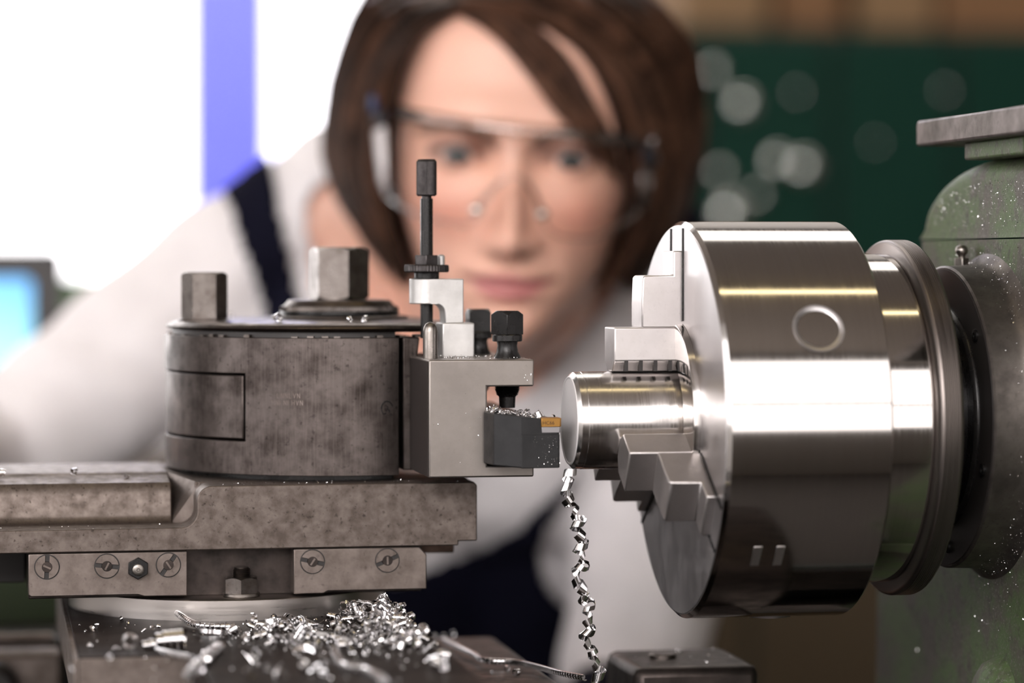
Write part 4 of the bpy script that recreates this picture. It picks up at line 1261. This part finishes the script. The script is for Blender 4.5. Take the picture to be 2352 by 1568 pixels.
# scalp cap behind the hairline
Xc, Yc_, Zc = face_surface()
keep = (Zc > 84) | (Yc_ < -58) & (Zc > -70)
sc_ = 1.07
Pw = head_to_world(np.stack([Xc * sc_, (Yc_ + 62) * sc_ - 62 - 2, Zc * 1.05], -1))
nzc, nac = Xc.shape
m = MB()
m.v = [tuple(p) for p in Pw.reshape(-1, 3)]
m.f = [(i * nac + k, i * nac + (k + 1) % nac, (i + 1) * nac + (k + 1) % nac, (i + 1) * nac + k) for i in range(nzc - 1) for k in range(nac)
       if keep[i, k] and keep[i, (k + 1) % nac] and keep[i + 1, k] and keep[i + 1, (k + 1) % nac]]
m.build('hair_cap', M['scalp'], PERSON, smooth=80)

# --- clothes
def in_poly(px, py, poly):
    poly = np.array(poly, float)
    ins = np.zeros(len(px), bool)
    for (x0, y0), (x1, y1) in zip(poly, np.roll(poly, -1, 0)):
        c = ((y0 > py) != (y1 > py)) & (px < (x1 - x0) * (py - y0) / (y1 - y0 + 1e-9) + x0)
        ins ^= c
    return ins
M['shirt'] = plain('white_shirt_cloth', (0.80, 0.765, 0.775), 0.85)
M['navy'] = plain('navy_overall_cloth', (0.005, 0.005, 0.013), 0.9, 0, 0.1)
M['shoe'] = plain('black_shoe_leather', (0.02, 0.02, 0.02), 0.5)
mb = torso(MB(), 0); arms(mb, 3, 3)
V, NN, F = remeshed(mb, 3.2, 24, 0.5)
folds = 2.2 * np.sin(V[:, 0] * 0.09 + 1.5 * np.sin(V[:, 2] * 0.05)) * np.sin(V[:, 2] * 0.06 + V[:, 1] * 0.05)
V = V + NN * folds[:, None]
PXs, PYs, PDs = project(V)
neck = in_poly(PXs, PYs, [(694, 470), (705, 440), (770, 378), (900, 345), (1400, 345), (1500, 470), (1470, 560), (1400, 705), (1225, 905), (1080, 960), (880, 900), (712, 660)])
cuff = np.zeros(len(V), bool)
for s in 'lr':
    d = J['wr_' + s] - J['el_' + s]; d /= np.linalg.norm(d)
    cuff |= ((V - J['wr_' + s]) @ d > 2) & (np.linalg.norm(V - J['wr_' + s], axis=1) < 60)
low_ = V[:, 2] < J['hip'][2] - 30
keepf = [f for f in F if not (neck[list(f)].all() or cuff[list(f)].all() or low_[list(f)].all())]
def compact(V, F):
    idx = sorted({i for f in F for i in f}); mp = {a: b for b, a in enumerate(idx)}
    return V[idx], [tuple(mp[i] for i in f) for f in F]
Vs, Fs = compact(V, keepf)
shirt = raw_object('shirt', Vs, Fs, M['shirt'], PERSON)
md = shirt.modifiers.new('cloth', 'SOLIDIFY'); md.thickness = 0.0022; md.offset = -1
# overalls: bib and straps lie on the shirt, trousers below
front_ = (NN @ (-_fw) > 0.05)
strap_l = in_poly(PXs, PYs, [(622, 370), (515, 452), (560, 600), (602, 720), (660, 1000), (700, 1160), (860, 1160), (760, 900), (697, 700), (660, 540), (628, 372)])
bib = in_poly(PXs, PYs, [(1555, 430), (1665, 430), (1660, 700), (1580, 1000), (1480, 1200), (1480, 1900), (640, 1900), (640, 1160), (860, 1160), (900, 1330), (1100, 1252), (1190, 1205), (1305, 1090), (1420, 985), (1510, 840)])
armv = np.zeros(len(V), bool)
for s in 'lr':
    a_, b_ = J['sh_' + s] + 0.12 * (J['el_' + s] - J['sh_' + s]), J['el_' + s]
    ab = b_ - a_; tt = np.clip(((V - a_) @ ab) / (ab @ ab), 0.02, 1)
    armv |= (np.linalg.norm(V - (a_ + tt[:, None] * ab), axis=1) < 66) & (tt > 0.03)
sel = (strap_l & (PDs < 1830)) | (bib & front_ & ~armv)
fsel = [f for f in F if sel[list(f)].all()]
Vo, Fo = compact(V + NN * 2.5, fsel)
bibo = raw_object('overall_bib', Vo, Fo, M['navy'], PERSON)
md = bibo.modifiers.new('cloth', 'SOLIDIFY'); md.thickness = 0.003; md.offset = 1
mb = MB()
mb.capsule(J['waist'] + np.array([0, 10, -60.0]), J['hip'], 128, 138)
for s in 'lr':
    mb.capsule(J['hip_' + s], J['kn_' + s], 96, 74); mb.capsule(J['kn_' + s], J['an_' + s], 74, 66)
Vt, Nt, Ft = remeshed(mb, 8.0, 8, 0.5)
raw_object('overall_trousers', Vt, Ft, M['navy'], PERSON)
for s in 'lr':
    mb = MB()
    a_ = J['an_' + s]
    mb.capsule(a_ + np.array([0, 30, -45.0]), a_ + np.array([0, -150, -58.0]), 46, 37)
    mb.capsule(a_ + np.array([0, 10, 20.0]), a_ + np.array([0, 20, -45.0]), 48, 46)
    Vt, Nt, Ft = remeshed(mb, 5.0, 4, 0.5)
    Vt[:, 2] = np.maximum(Vt[:, 2], FLOOR + 0.5)
    raw_object('shoe', Vt, Ft, M['shoe'], PERSON)

# ------------------------------------------------------------------ safety glasses
def lens_material(name, tint, rough=0.03, top=1.0, alpha=0.08):
    m, nt, b = nodes_of(name)
    tr = N(nt, 'ShaderNodeBsdfTransparent'); tr.inputs['Color'].default_value = (*tint, 1)
    gl = N(nt, 'ShaderNodeBsdfGlossy'); gl.inputs['Roughness'].default_value = rough
    fr_ = N(nt, 'ShaderNodeFresnel'); fr_.inputs['IOR'].default_value = 1.45
    v = noise(nt, coords(nt), 20, 2)
    mx = N(nt, 'ShaderNodeMixShader')
    nt.links.new(maprange(nt, fr_.outputs[0], 0, 1, alpha, top), mx.inputs[0])
    nt.links.new(tr.outputs[0], mx.inputs[1]); nt.links.new(gl.outputs[0], mx.inputs[2])
    nt.links.new(mx.outputs[0], nt.nodes['Material Output'].inputs['Surface'])
    return m
M['lens'] = lens_material('clear_lens', (0.975, 0.965, 0.955), 0.05, alpha=0.0, top=0.25)
M['rim'] = lens_material('clear_plastic_rim', (0.92, 0.88, 0.86), 0.15, alpha=0.10)
M['shield'] = plain('frosted_side_shield', (0.78, 0.74, 0.74), 0.4)
M['temple'] = plain('dark_temple_plastic', (0.02, 0.022, 0.03), 0.35)
M['bluepl'] = plain('blue_temple_plastic', (0.008, 0.025, 0.10), 0.4)
GL = thing('safety_glasses', 'clear plastic safety glasses on the face of the woman', 'glasses', H(1180, 400, 20))
topl = [(884, 238, -26), (905, 252, -8), (950, 266, 12), (1020, 277, 24), (1100, 288, 31), (1180, 297, 33), (1280, 306, 31), (1370, 315, 24), (1435, 322, 10), (1475, 330, -8), (1492, 338, -26)]
botl = [(886, 440, -26), (905, 462, -8), (950, 488, 8), (1020, 508, 20), (1085, 512, 27), (1130, 440, 32), (1180, 402, 34), (1225, 440, 32), (1262, 530, 27), (1350, 548, 18), (1430, 512, 6), (1468, 480, -8), (1482, 455, -26)]
n = 60
TPt, BPt = spline([H(*p) for p in topl], n), spline([H(*p) for p in botl], n)
# resample the bottom edge by its picture x so that the sheet stays straight
bx_ = project(BPt)[0]; tx_ = project(TPt)[0]
BPt = np.stack([np.interp(tx_, bx_, BPt[:, i]) for i in range(3)], 1)
rows = 10
m = MB()
vs = [TPt[i] * (1 - r / rows) + BPt[i] * (r / rows) for r in range(rows + 1) for i in range(n)]
m.add(vs, [(r * n + i, r * n + i + 1, (r + 1) * n + i + 1, (r + 1) * n + i) for r in range(rows) for i in range(n - 1)])
m.build('lens', M['lens'], GL, smooth=80)
MB().tube(TPt, 2.3, 10, 1.5).build('brow_bar', M['rim'], GL, smooth=80)
MB().tube(BPt, 0.9, 8).build('lower_rim', M['rim'], GL, smooth=80)
for (a_, b_, c_) in (((1152, 412, 32), (1125, 440, 30), (1094, 482, 24)), ((1208, 412, 32), (1228, 445, 30), (1246, 492, 26))):
    m = MB().tube(spline([H(*a_), H(*b_), H(*c_)], 12), lambda s: 1.0 + 0.8 * s, 10)
    pad = m.build('nose_pad', M['rim'], GL, smooth=80)
    MB().sphere(H(*c_), 3.4, 16, 12).build('pad_tip', M['chrome'], pad, smooth=80)
for side, xx in (('l', (872, 862, 850, 846)), ('r', (1492, 1500, 1506, 1508))):
    y0 = 250 if side == 'l' else 338
    m = MB()
    P = [H(xx[0] + (8 if side == 'l' else -8), y0 + 10, -6), H(xx[1], y0 + 30, -20), H(xx[2], y0 + 20, -80), H(xx[3], y0 + 20, -125)]
    MB().tube(spline(P, 14), lambda s: 3.4 - 1.0 * s, 10, 1.6).build('temple_arm', M['temple'], GL, smooth=80)
    MB().sphere(H(xx[0] - (14 if side == 'l' else -6), y0 - 12, -6), 4.0, 14, 10, (0.6, 1, 1.4)).build('hinge', M['bluepl'] if side == 'l' else M['rim'], GL, smooth=80)
    if side == 'l':
        A = [(886, 290, -8), (892, 455, -8)]; B = [(862, 300, -14), (876, 415, -14)]
    else:
        A = [(1474, 345, -8), (1462, 480, -6)]; B = [(1500, 355, -16), (1482, 470, -16)]
    m = MB()
    q = [H(*A[0]), H(*A[1]), H(*B[1]), H(*B[0])]
    m.add(q, [(0, 1, 2, 3)])
    o = m.build('side_shield', M['shield'] if side == 'l' else M['rim'], GL)
    md = o.modifiers.new('thick', 'SOLIDIFY'); md.thickness = 0.0016

# ------------------------------------------------------------------ metal chips
rc = np.random.default_rng(21)
def ribbon_mesh(name, C, A, w, mat=None):
    """strip along the points C, its width w (mm) lying along directions A; real thickness"""
    C = np.array(C, float); A = np.array(A, float)
    A /= np.linalg.norm(A, axis=1)[:, None] + 1e-9
    n = len(C)
    T = np.gradient(C, axis=0)
    Nn = np.cross(T, A); Nn /= np.linalg.norm(Nn, axis=1)[:, None] + 1e-9
    ww = w if np.ndim(w) else np.full(n, w)
    th = 0.09
    vs, fs = [], []
    for i in range(n):
        for a, b in ((-1, -1), (1, -1), (1, 1), (-1, 1)):
            vs.append(C[i] + A[i] * a * ww[i] / 2 + Nn[i] * b * th / 2)
    for i in range(n - 1):
        for k in range(4):
            l = (k + 1) % 4
            fs.append((i * 4 + k, i * 4 + l, (i + 1) * 4 + l, (i + 1) * 4 + k))
    fs += [(0, 1, 2, 3), ((n - 1) * 4 + 3, (n - 1) * 4 + 2, (n - 1) * 4 + 1, (n - 1) * 4)]
    return vs, fs

def helix(r, turns, pitch, w, per=11, jit=0.08, cone=0.0):
    n = max(6, int(turns * per))
    u = np.linspace(0, 1, n)
    a = u * turns * 2 * math.pi
    rr = r * (1 + cone * (u - 0.5)) * (1 + jit * np.cumsum(rc.normal(0, 0.25, n)) * 0.3)
    C = np.stack([rr * np.cos(a), pitch * turns * (u - 0.5), rr * np.sin(a)], 1)
    A = np.stack([0.18 * np.cos(a), np.ones(n), 0.18 * np.sin(a)], 1)
    return ribbon_mesh('curl', C, A, w * (1 + 0.15 * np.sin(a * 1.3)))

variants = []
for (r, tn, p, w) in ((1.5, 1.6, 1.1, 1.3), (1.9, 2.2, 1.2, 1.4), (1.2, 3.2, 1.3, 1.1), (2.2, 1.1, 0.8, 1.2), (1.0, 4.5, 1.2, 1.0), (1.6, 0.7, 0.6, 1.5), (2.4, 1.7, 0.9, 1.1), (1.3, 2.4, 1.8, 1.4), (0.8, 2.0, 1.0, 0.9), (1.8, 3.0, 0.5, 1.3)):
    vs, fs = helix(r, tn, p, w, cone=rc.uniform(-0.3, 0.5))
    me = bpy.data.meshes.new('metal_chip')
    me.from_pydata((np.array(vs) * S).tolist(), [], fs)
    me.materials.append(M['chip']); me.shade_smooth(); me.set_sharp_from_angle(angle=math.radians(50))
    variants.append((me, r + w * 0.3))

def place_chip(p, v, label, group, scl=1.0, rot=None):
    me, r = variants[v]
    o = bpy.data.objects.new('metal_chip', me)
    COL.objects.link(o)
    rot = rot if rot is not None else (rc.uniform(0, 6.28), rc.uniform(0, 6.28), rc.uniform(0, 6.28))
    o.rotation_euler = rot
    o.scale = (scl,) * 3
    o.location = W((p[0], p[1], p[2] + r * scl * 0.8))
    tag(o, label, 'metal chip', group)
    return o

HEAP = ('small curled steel chip in the heap on the dark cross slide', 'curled chips heaped on the cross slide')
def heap(n, cx, cy, sx, sy, hmax, where):
    for _ in range(n):
        for _try in range(40):
            u, v = rc.normal(0, 1), rc.normal(0, 1)
            if u * u + v * v > 3.4: continue
            p = at_z(cx + u * sx, cy + v * sy, ZC)
            if p[0] < -239 or p[0] > -107: continue
            if math.hypot(p[0] + 173, p[1] - 103) < 69.5: continue
            break
        hh = hmax * math.exp(-0.5 * (u * u + v * v)) * rc.random() ** 0.7
        place_chip((p[0], p[1], ZC + hh), rc.integers(0, 10), 'small curled steel chip ' + where, HEAP[1], scl=rc.uniform(0.6, 1.1))
heap(110, 862, 1442, 58, 20, 11.0, 'in the tall heap below the right gib block')
heap(50, 930, 1470, 50, 13, 3.5, 'at the right front foot of the tall heap')
heap(60, 640, 1458, 62, 16, 3.6, 'in the low spread left of the tall heap')
heap(26, 760, 1480, 80, 11, 1.5, 'strewn in front of the tall heap')
SC = ('single tiny steel chip lying apart at the left of the cross slide', 'loose chips left of the heap')
for px, py in ((183, 1437), (196, 1450), (213, 1450), (222, 1440), (278, 1425), (295, 1432), (222, 1473), (208, 1486), (330, 1450), (350, 1448), (262, 1494), (275, 1490), (365, 1442)):
    place_chip(at_z(px, py, ZC), rc.integers(0, 10), *SC, scl=rc.uniform(0.3, 0.6))
FG = ('blurred steel chip lying in the near foreground on the cross slide', 'blurred foreground chips')
for px, py, s in ((480, 1512, 1), (470, 1530, 1.1), (455, 1548, 1.2), (440, 1562, 1.2), (495, 1500, 0.9), (590, 1512, 1), (600, 1530, 1.1), (615, 1545, 1), (575, 1520, .8), (640, 1555, 1), (705, 1545, 1.2), (735, 1552, 1.2), (575, 1555, .8),
                  (955, 1492, 1.1), (985, 1498, 1), (1010, 1500, 1), (925, 1488, 1), (900, 1490, 1), (1005, 1528, 2.0), (1010, 1540, 1.6), (1030, 1508, .9), (165, 1540, .8), (252, 1515, .6), (840, 1505, .8), (680, 1510, .6)):
    p = at_z(px, py, ZC)
    if p[0] > -108: p[0] = -108 - rc.random() * 3
    place_chip(p, rc.integers(0, 10), *FG, scl=s)

def strip_thing(name, label, C, A, w, cat='metal chip', group=None):
    vs, fs = ribbon_mesh(name, C, A, w)
    o = MB().add(vs, fs).build(name, M['chip'], smooth=50)
    return tag(o, label, cat, group)

# rolled chips on the left of the heap
c = at_z(298, 1492, ZC) + np.array([0, 0, 3.4])
a = np.linspace(0, 2 * math.pi * 4.4, 110)
rr = 1.5 + 1.75 * a / a[-1]
C = np.stack([c[0] + rr * np.cos(a), c[1] + np.linspace(1.2, -1.2, 110), c[2] + rr * np.sin(a)], 1)
strip_thing('spiral_chip', 'flat spiral roll of steel ribbon at the left end of the chips', C, np.tile((0.1, 1, 0), (110, 1)), 2.2)
c0, c1 = at_z(328, 1494, ZC), at_z(425, 1490, ZC)
a = np.linspace(0, 2 * math.pi * 6.2, 150)
u = np.linspace(0, 1, 150)
r_ = np.interp(u, [0, .25, .4, 1], [1.6, 2.2, 3.6, 4.0])
C = c0[None] * (1 - u[:, None]) + c1[None] * u[:, None] + np.stack([0 * a, r_ * np.cos(a), 4.0 + r_ * np.sin(a) - (4.0 - r_) * 0.9], 1)
strip_thing('rolled_chip', 'thick roll of shiny steel ribbon right of the flat spiral', C, np.tile((1, 0.1, 0), (150, 1)), 2.4)
def coil(name, label, pts, r, pitch, w, group=None, jit=0.0, z=None, plane=None):
    P = spline(pts, 240)
    d = np.concatenate([[0], np.cumsum(np.linalg.norm(np.diff(P, axis=0), axis=1))])
    n = int(d[-1] / pitch * 10)
    t_ = np.linspace(0, d[-1], n)
    P = np.stack([np.interp(t_, d, P[:, i]) for i in range(3)], 1)
    ph = t_ / pitch * 2 * math.pi + jit * np.cumsum(rc.normal(0, 0.35, n))
    T = np.gradient(P, axis=0); T /= np.linalg.norm(T, axis=1)[:, None]
    U = np.cross(T, (0.1, 1, 0.05)); U /= np.linalg.norm(U, axis=1)[:, None]
    Wv = np.cross(T, U)
    rv = r * (1 + jit * 0.9 * np.interp(t_, np.linspace(0, d[-1], 40), rc.normal(0, 0.35, 40)))
    C = P + rv[:, None] * (np.cos(ph)[:, None] * U + np.sin(ph)[:, None] * Wv)
    A = T + (0.5 * jit) * (np.cos(ph * 0.37)[:, None] * U)
    return strip_thing(name, label, C, A, w * (1 + jit * 0.5 * np.sin(ph * 0.23)), group=group)
coil('spring_chip', 'long tightly coiled steel chip lying against the bright round disc', [at_z(406, 1424, ZC) + np.array([0, -6, 3.5]), at_z(440, 1440, ZC) + np.array([0, -2, 2.0]), at_z(475, 1446, ZC) + np.array([0, 0, 1.6]), at_z(540, 1448, ZC) + np.array([0, 0, 1.6])], 1.35, 2.1, 1.5)
coil('coiled_chip', 'short coiled steel chip in front of the rolled ribbon', [at_z(362, 1500, ZC) + np.array([0, 0, 1.2]), at_z(395, 1508, ZC) + np.array([0, 0, 1.2]), at_z(438, 1516, ZC) + np.array([0, 0, 1.2])], 1.1, 1.7, 1.2)
c = at_z(497, 1452, ZC)
a = np.linspace(0.4, 5.6, 70)
C = np.stack([c[0] + 8.3 * np.cos(a), c[1] + 8.3 * np.sin(a), ZC + 1.2 + 0.3 * np.sin(a * 2)], 1)
strip_thing('looped_chip', 'wide open loop of flat steel ribbon lying in the chips', C, np.tile((0, 0.1, 1), (70, 1)), 1.6)
for k, (x0, y0, x1, y1, lab) in enumerate(((672, 1500, 722, 1502, 'bright flat steel strip in front of the chip heap'), (800, 1478, 690, 1462, 'long pale steel strip lying under the heaped chips'), (700, 1430, 742, 1460, 'slanted pale steel strip leaning left of the chip heap'))):
    P = spline([at_z(x0, y0, ZC) + np.array([0, 0, 1.2]), at_z((x0 + x1) / 2, (y0 + y1) / 2, ZC) + np.array([0, 2, 2.0]), at_z(x1, y1, ZC) + np.array([0, 0, 1.2 + 2 * (k == 2)])], 24)
    strip_thing('flat_chip', lab, P, np.tile((0.05, 0.5, 1), (24, 1)), 2.0)
coil('foreground_chip', 'long blurred chip winding toward the camera over the cross slide', [at_z(768, 1505, ZC) + np.array([0, 0, 1.5]), at_z(790, 1535, ZC) + np.array([0, 0, 1.5]), at_z(845, 1548, ZC) + np.array([0, 0, 1.5]), at_z(885, 1572, ZC) + np.array([0, 0, 1.5])], 1.6, 2.4, 1.9)
coil('streaked_chip', 'pale blurred bundle of chip ribbon at the front edge of the heap', [at_z(505, 1495, ZC) + np.array([0, 0, 1.5]), at_z(470, 1525, ZC) + np.array([0, 0, 2]), at_z(435, 1562, ZC) + np.array([0, 0, 2])], 2.0, 2.2, 2.0, jit=0.4)
bead = [(1020, 1468), (1050, 1484), (1090, 1503), (1112, 1516), (1180, 1520), (1230, 1530), (1290, 1546), (1342, 1556)]
coil('bead_chip', 'thin beaded coil of steel chip stretching right across the dark saddle', [at_z(x, y, -105.0) for x, y in bead], 1.25, 1.7, 1.3)
for px, py in ((1130, 1545), (1165, 1540), (1185, 1550), (1020, 1462), (1040, 1460), (1000, 1465)):
    place_chip(at_z(px, py, -108), rc.integers(0, 10), 'steel chip lying on the saddle beside the beaded coil', 'chips on the saddle', scl=0.7)
for k in range(9):
    place_chip((pc[0] + rc.uniform(-22, 22), pc[1] + rc.uniform(-24, 24), -106), rc.integers(0, 10), 'tiny chip on the dark block under the chuck', 'chips on the clamp block', scl=0.35)
hang = [(1311, 1078), (1303, 1105), (1300, 1130), (1308, 1155), (1318, 1172), (1330, 1192), (1324, 1215), (1338, 1240), (1330, 1272), (1344, 1296), (1320, 1318), (1332, 1345), (1346, 1362), (1337, 1374), (1355, 1390), (1351, 1425), (1357, 1445), (1342, 1466), (1360, 1492), (1362, 1515), (1376, 1538), (1366, 1572)]
coil('hanging_chip', 'long curly steel chip hanging down from the end of the workpiece', [at_y(x, y, -6) for x, y in hang], 2.15, 5.2, 2.7, jit=0.55)

# chips resting on the machine
for px, py, zz_, sc_2, lab in ((10, 1132, -25.0, 0.9, 'steel chip on the slide housing at the left edge'), (184, 1122, -25.0, 0.9, 'steel chip on the slide housing left of the tool post'), (331, 1162, -27.5, 0.7, 'steel chip on the slide housing nearest the tool post')):
    p = at_z(px, py, zz_)
    place_chip((p[0], min(max(p[1], 84), 140), zz_ - 0.2), 0, lab, 'chips on the slide', sc_2)
for px, py, sc_2, lab in ((606, 740, 0.9, 'shiny chip on the post cover left of the washers'), (850, 740, 0.7, 'shiny chip on the post cover in front of the washers'), (815, 742, 0.5, 'small chip on the post cover left of the shiny one'), (487, 728, 0.6, 'dull chip on the post cover behind the locking bolt')):
    p = at_z(px, py, 38.6)
    q = np.array([p[0] - PX, p[1] - PY]); q *= min(1, 62 / max(1, np.linalg.norm(q)))
    place_chip((PX + q[0], PY + q[1], 38.7), 1, lab, 'chips on the post cover', sc_2)
for k, (px, v, sc_2) in enumerate(((1135, 0, 0.9), (1150, 8, 0.8), (1178, 2, 0.6), (1237, 1, 0.85), (1210, 6, 0.7), (1195, 3, 0.6), (1272, 5, 0.6))):
    p = at_y(px, 950, -6 + 3 * (k % 3))
    place_chip((p[0], p[1], ztop(p[0]) - 0.2), v, 'tiny steel curl on top of the black cutting tool', 'curls on the cutting tool', sc_2)

# fine filings: nobody could count these
def filings(name, label, P, size, seed, thick=0.25, shrink_from=10 ** 9):
    g = np.random.default_rng(seed)
    vs, fs = [], []
    for ip, p in enumerate(P):
        s = size * g.uniform(0.4, 1.5) * (0.4 if ip >= shrink_from else 1)
        d = g.normal(0, 1, 3); d /= np.linalg.norm(d)
        e = np.cross(d, g.normal(0, 1, 3)); e /= np.linalg.norm(e)
        h = np.cross(d, e)
        k = len(vs)
        vs += [p - d * s, p + e * s * 0.45, p + d * s, p - e * s * 0.45, p + h * s * thick]
        fs += [(k, k + 1, k + 4), (k + 1, k + 2, k + 4), (k + 2, k + 3, k + 4), (k + 3, k, k + 4), (k, k + 3, k + 2, k + 1)]
    o = MB().add(vs, fs).build(name, M['chip'], smooth=0)
    tag(o, label, 'metal filings', kind='stuff')
    return o
g = np.random.default_rng(2)
P = []
for _ in range(900):
    x_ = g.uniform(-78.5, -59.5); P.append(np.array([x_, g.uniform(-13.5 if x_ > -68 else -8, 22), ztop(x_) + abs(g.normal(0, 0.7))]))
n_top = len(P)
for _ in range(170): P.append(np.array([-51.5 - abs(g.normal(0, 6)), -15.05 + g.uniform(-0.1, 0.1), g.uniform(-17, -5)]))
filings('tool_filings', 'fine sparkling filings covering the top of the black tool', P, 0.42, 1, shrink_from=n_top)
P = [np.array([g.uniform(-92, -58.5), g.uniform(7, 60), 24.6 + abs(g.normal(0, 0.35))]) for _ in range(260)]
P += [np.array([g.uniform(-63, -58.6), 5.95, g.uniform(14, 24)]) for _ in range(14)] + [np.array([g.uniform(-99, -77), 5.95, g.uniform(-22, 23)]) for _ in range(26)]
filings('holder_filings', 'fine filings scattered on the grey tool holder block', P, 0.33, 2)
P = [np.array([g.uniform(-180, -80), g.uniform(40.5, 47), -27.0 + abs(g.normal(0, 0.3))]) for _ in range(90)] + [np.array([g.uniform(-300, -200), g.uniform(41, 58), -44.2]) for _ in range(60)]
filings('slide_filings', 'fine filings along the top edge of the compound slide', P, 0.35, 3)
P = []
for _ in range(2600):
    u, v = g.normal(0, 1), g.normal(0, 1)
    p = at_z(800 + u * 130, 1462 + v * 22, ZC)
    if -240 < p[0] < -106 and math.hypot(p[0] + 173, p[1] - 103) > 68: P.append(p + np.array([0, 0, abs(g.normal(0, 0.8))]))
for _ in range(220):
    p = at_z(g.uniform(190, 1000), g.uniform(1430, 1568), ZC)
    if -240 < p[0] < -106 and math.hypot(p[0] + 173, p[1] - 103) > 68: P.append(p + np.array([0, 0, 0.1]))
filings('heap_filings', 'fine glittering filings spread under the chip heap', P, 0.5, 4)
P = []
for _ in range(1500):
    x_ = 131 - abs(g.normal(0, 5)); a_ = math.radians(g.uniform(60, 260))
    if x_ < 113: continue
    r_ = 62.2 + (0.4 if x_ < 124 else (x_ - 124) * 0.6)
    P.append(np.array([x_, r_ * math.cos(a_) , r_ * math.sin(a_)]))
for _ in range(1800):
    a_ = math.radians(g.uniform(50, 280)); r_ = 67 + abs(g.normal(0, 16))
    q = np.array([130.8, r_ * math.cos(a_), r_ * math.sin(a_)])
    if q[1] < 80 and q[2] < 72: P.append(q)
for _ in range(1500):
    y_ = g.uniform(-90, 66); z_ = 74 + 23 * math.sqrt(max(0.02, 1 - ((y_ + 8) / 93) ** 2)) * g.random() ** 0.6
    P.append(np.array([130.85, y_, z_]))
for _ in range(350): P.append(np.array([130.9, g.uniform(-120, 100), g.uniform(-180, -70)]))
filings('headstock_filings', 'bright metal dust stuck to the green headstock and its bearing boss', P, 0.25, 5)
P = [np.array([g.uniform(-40, 60), g.uniform(-60, 30), g.uniform(-100, 110)]) for _ in range(0)]
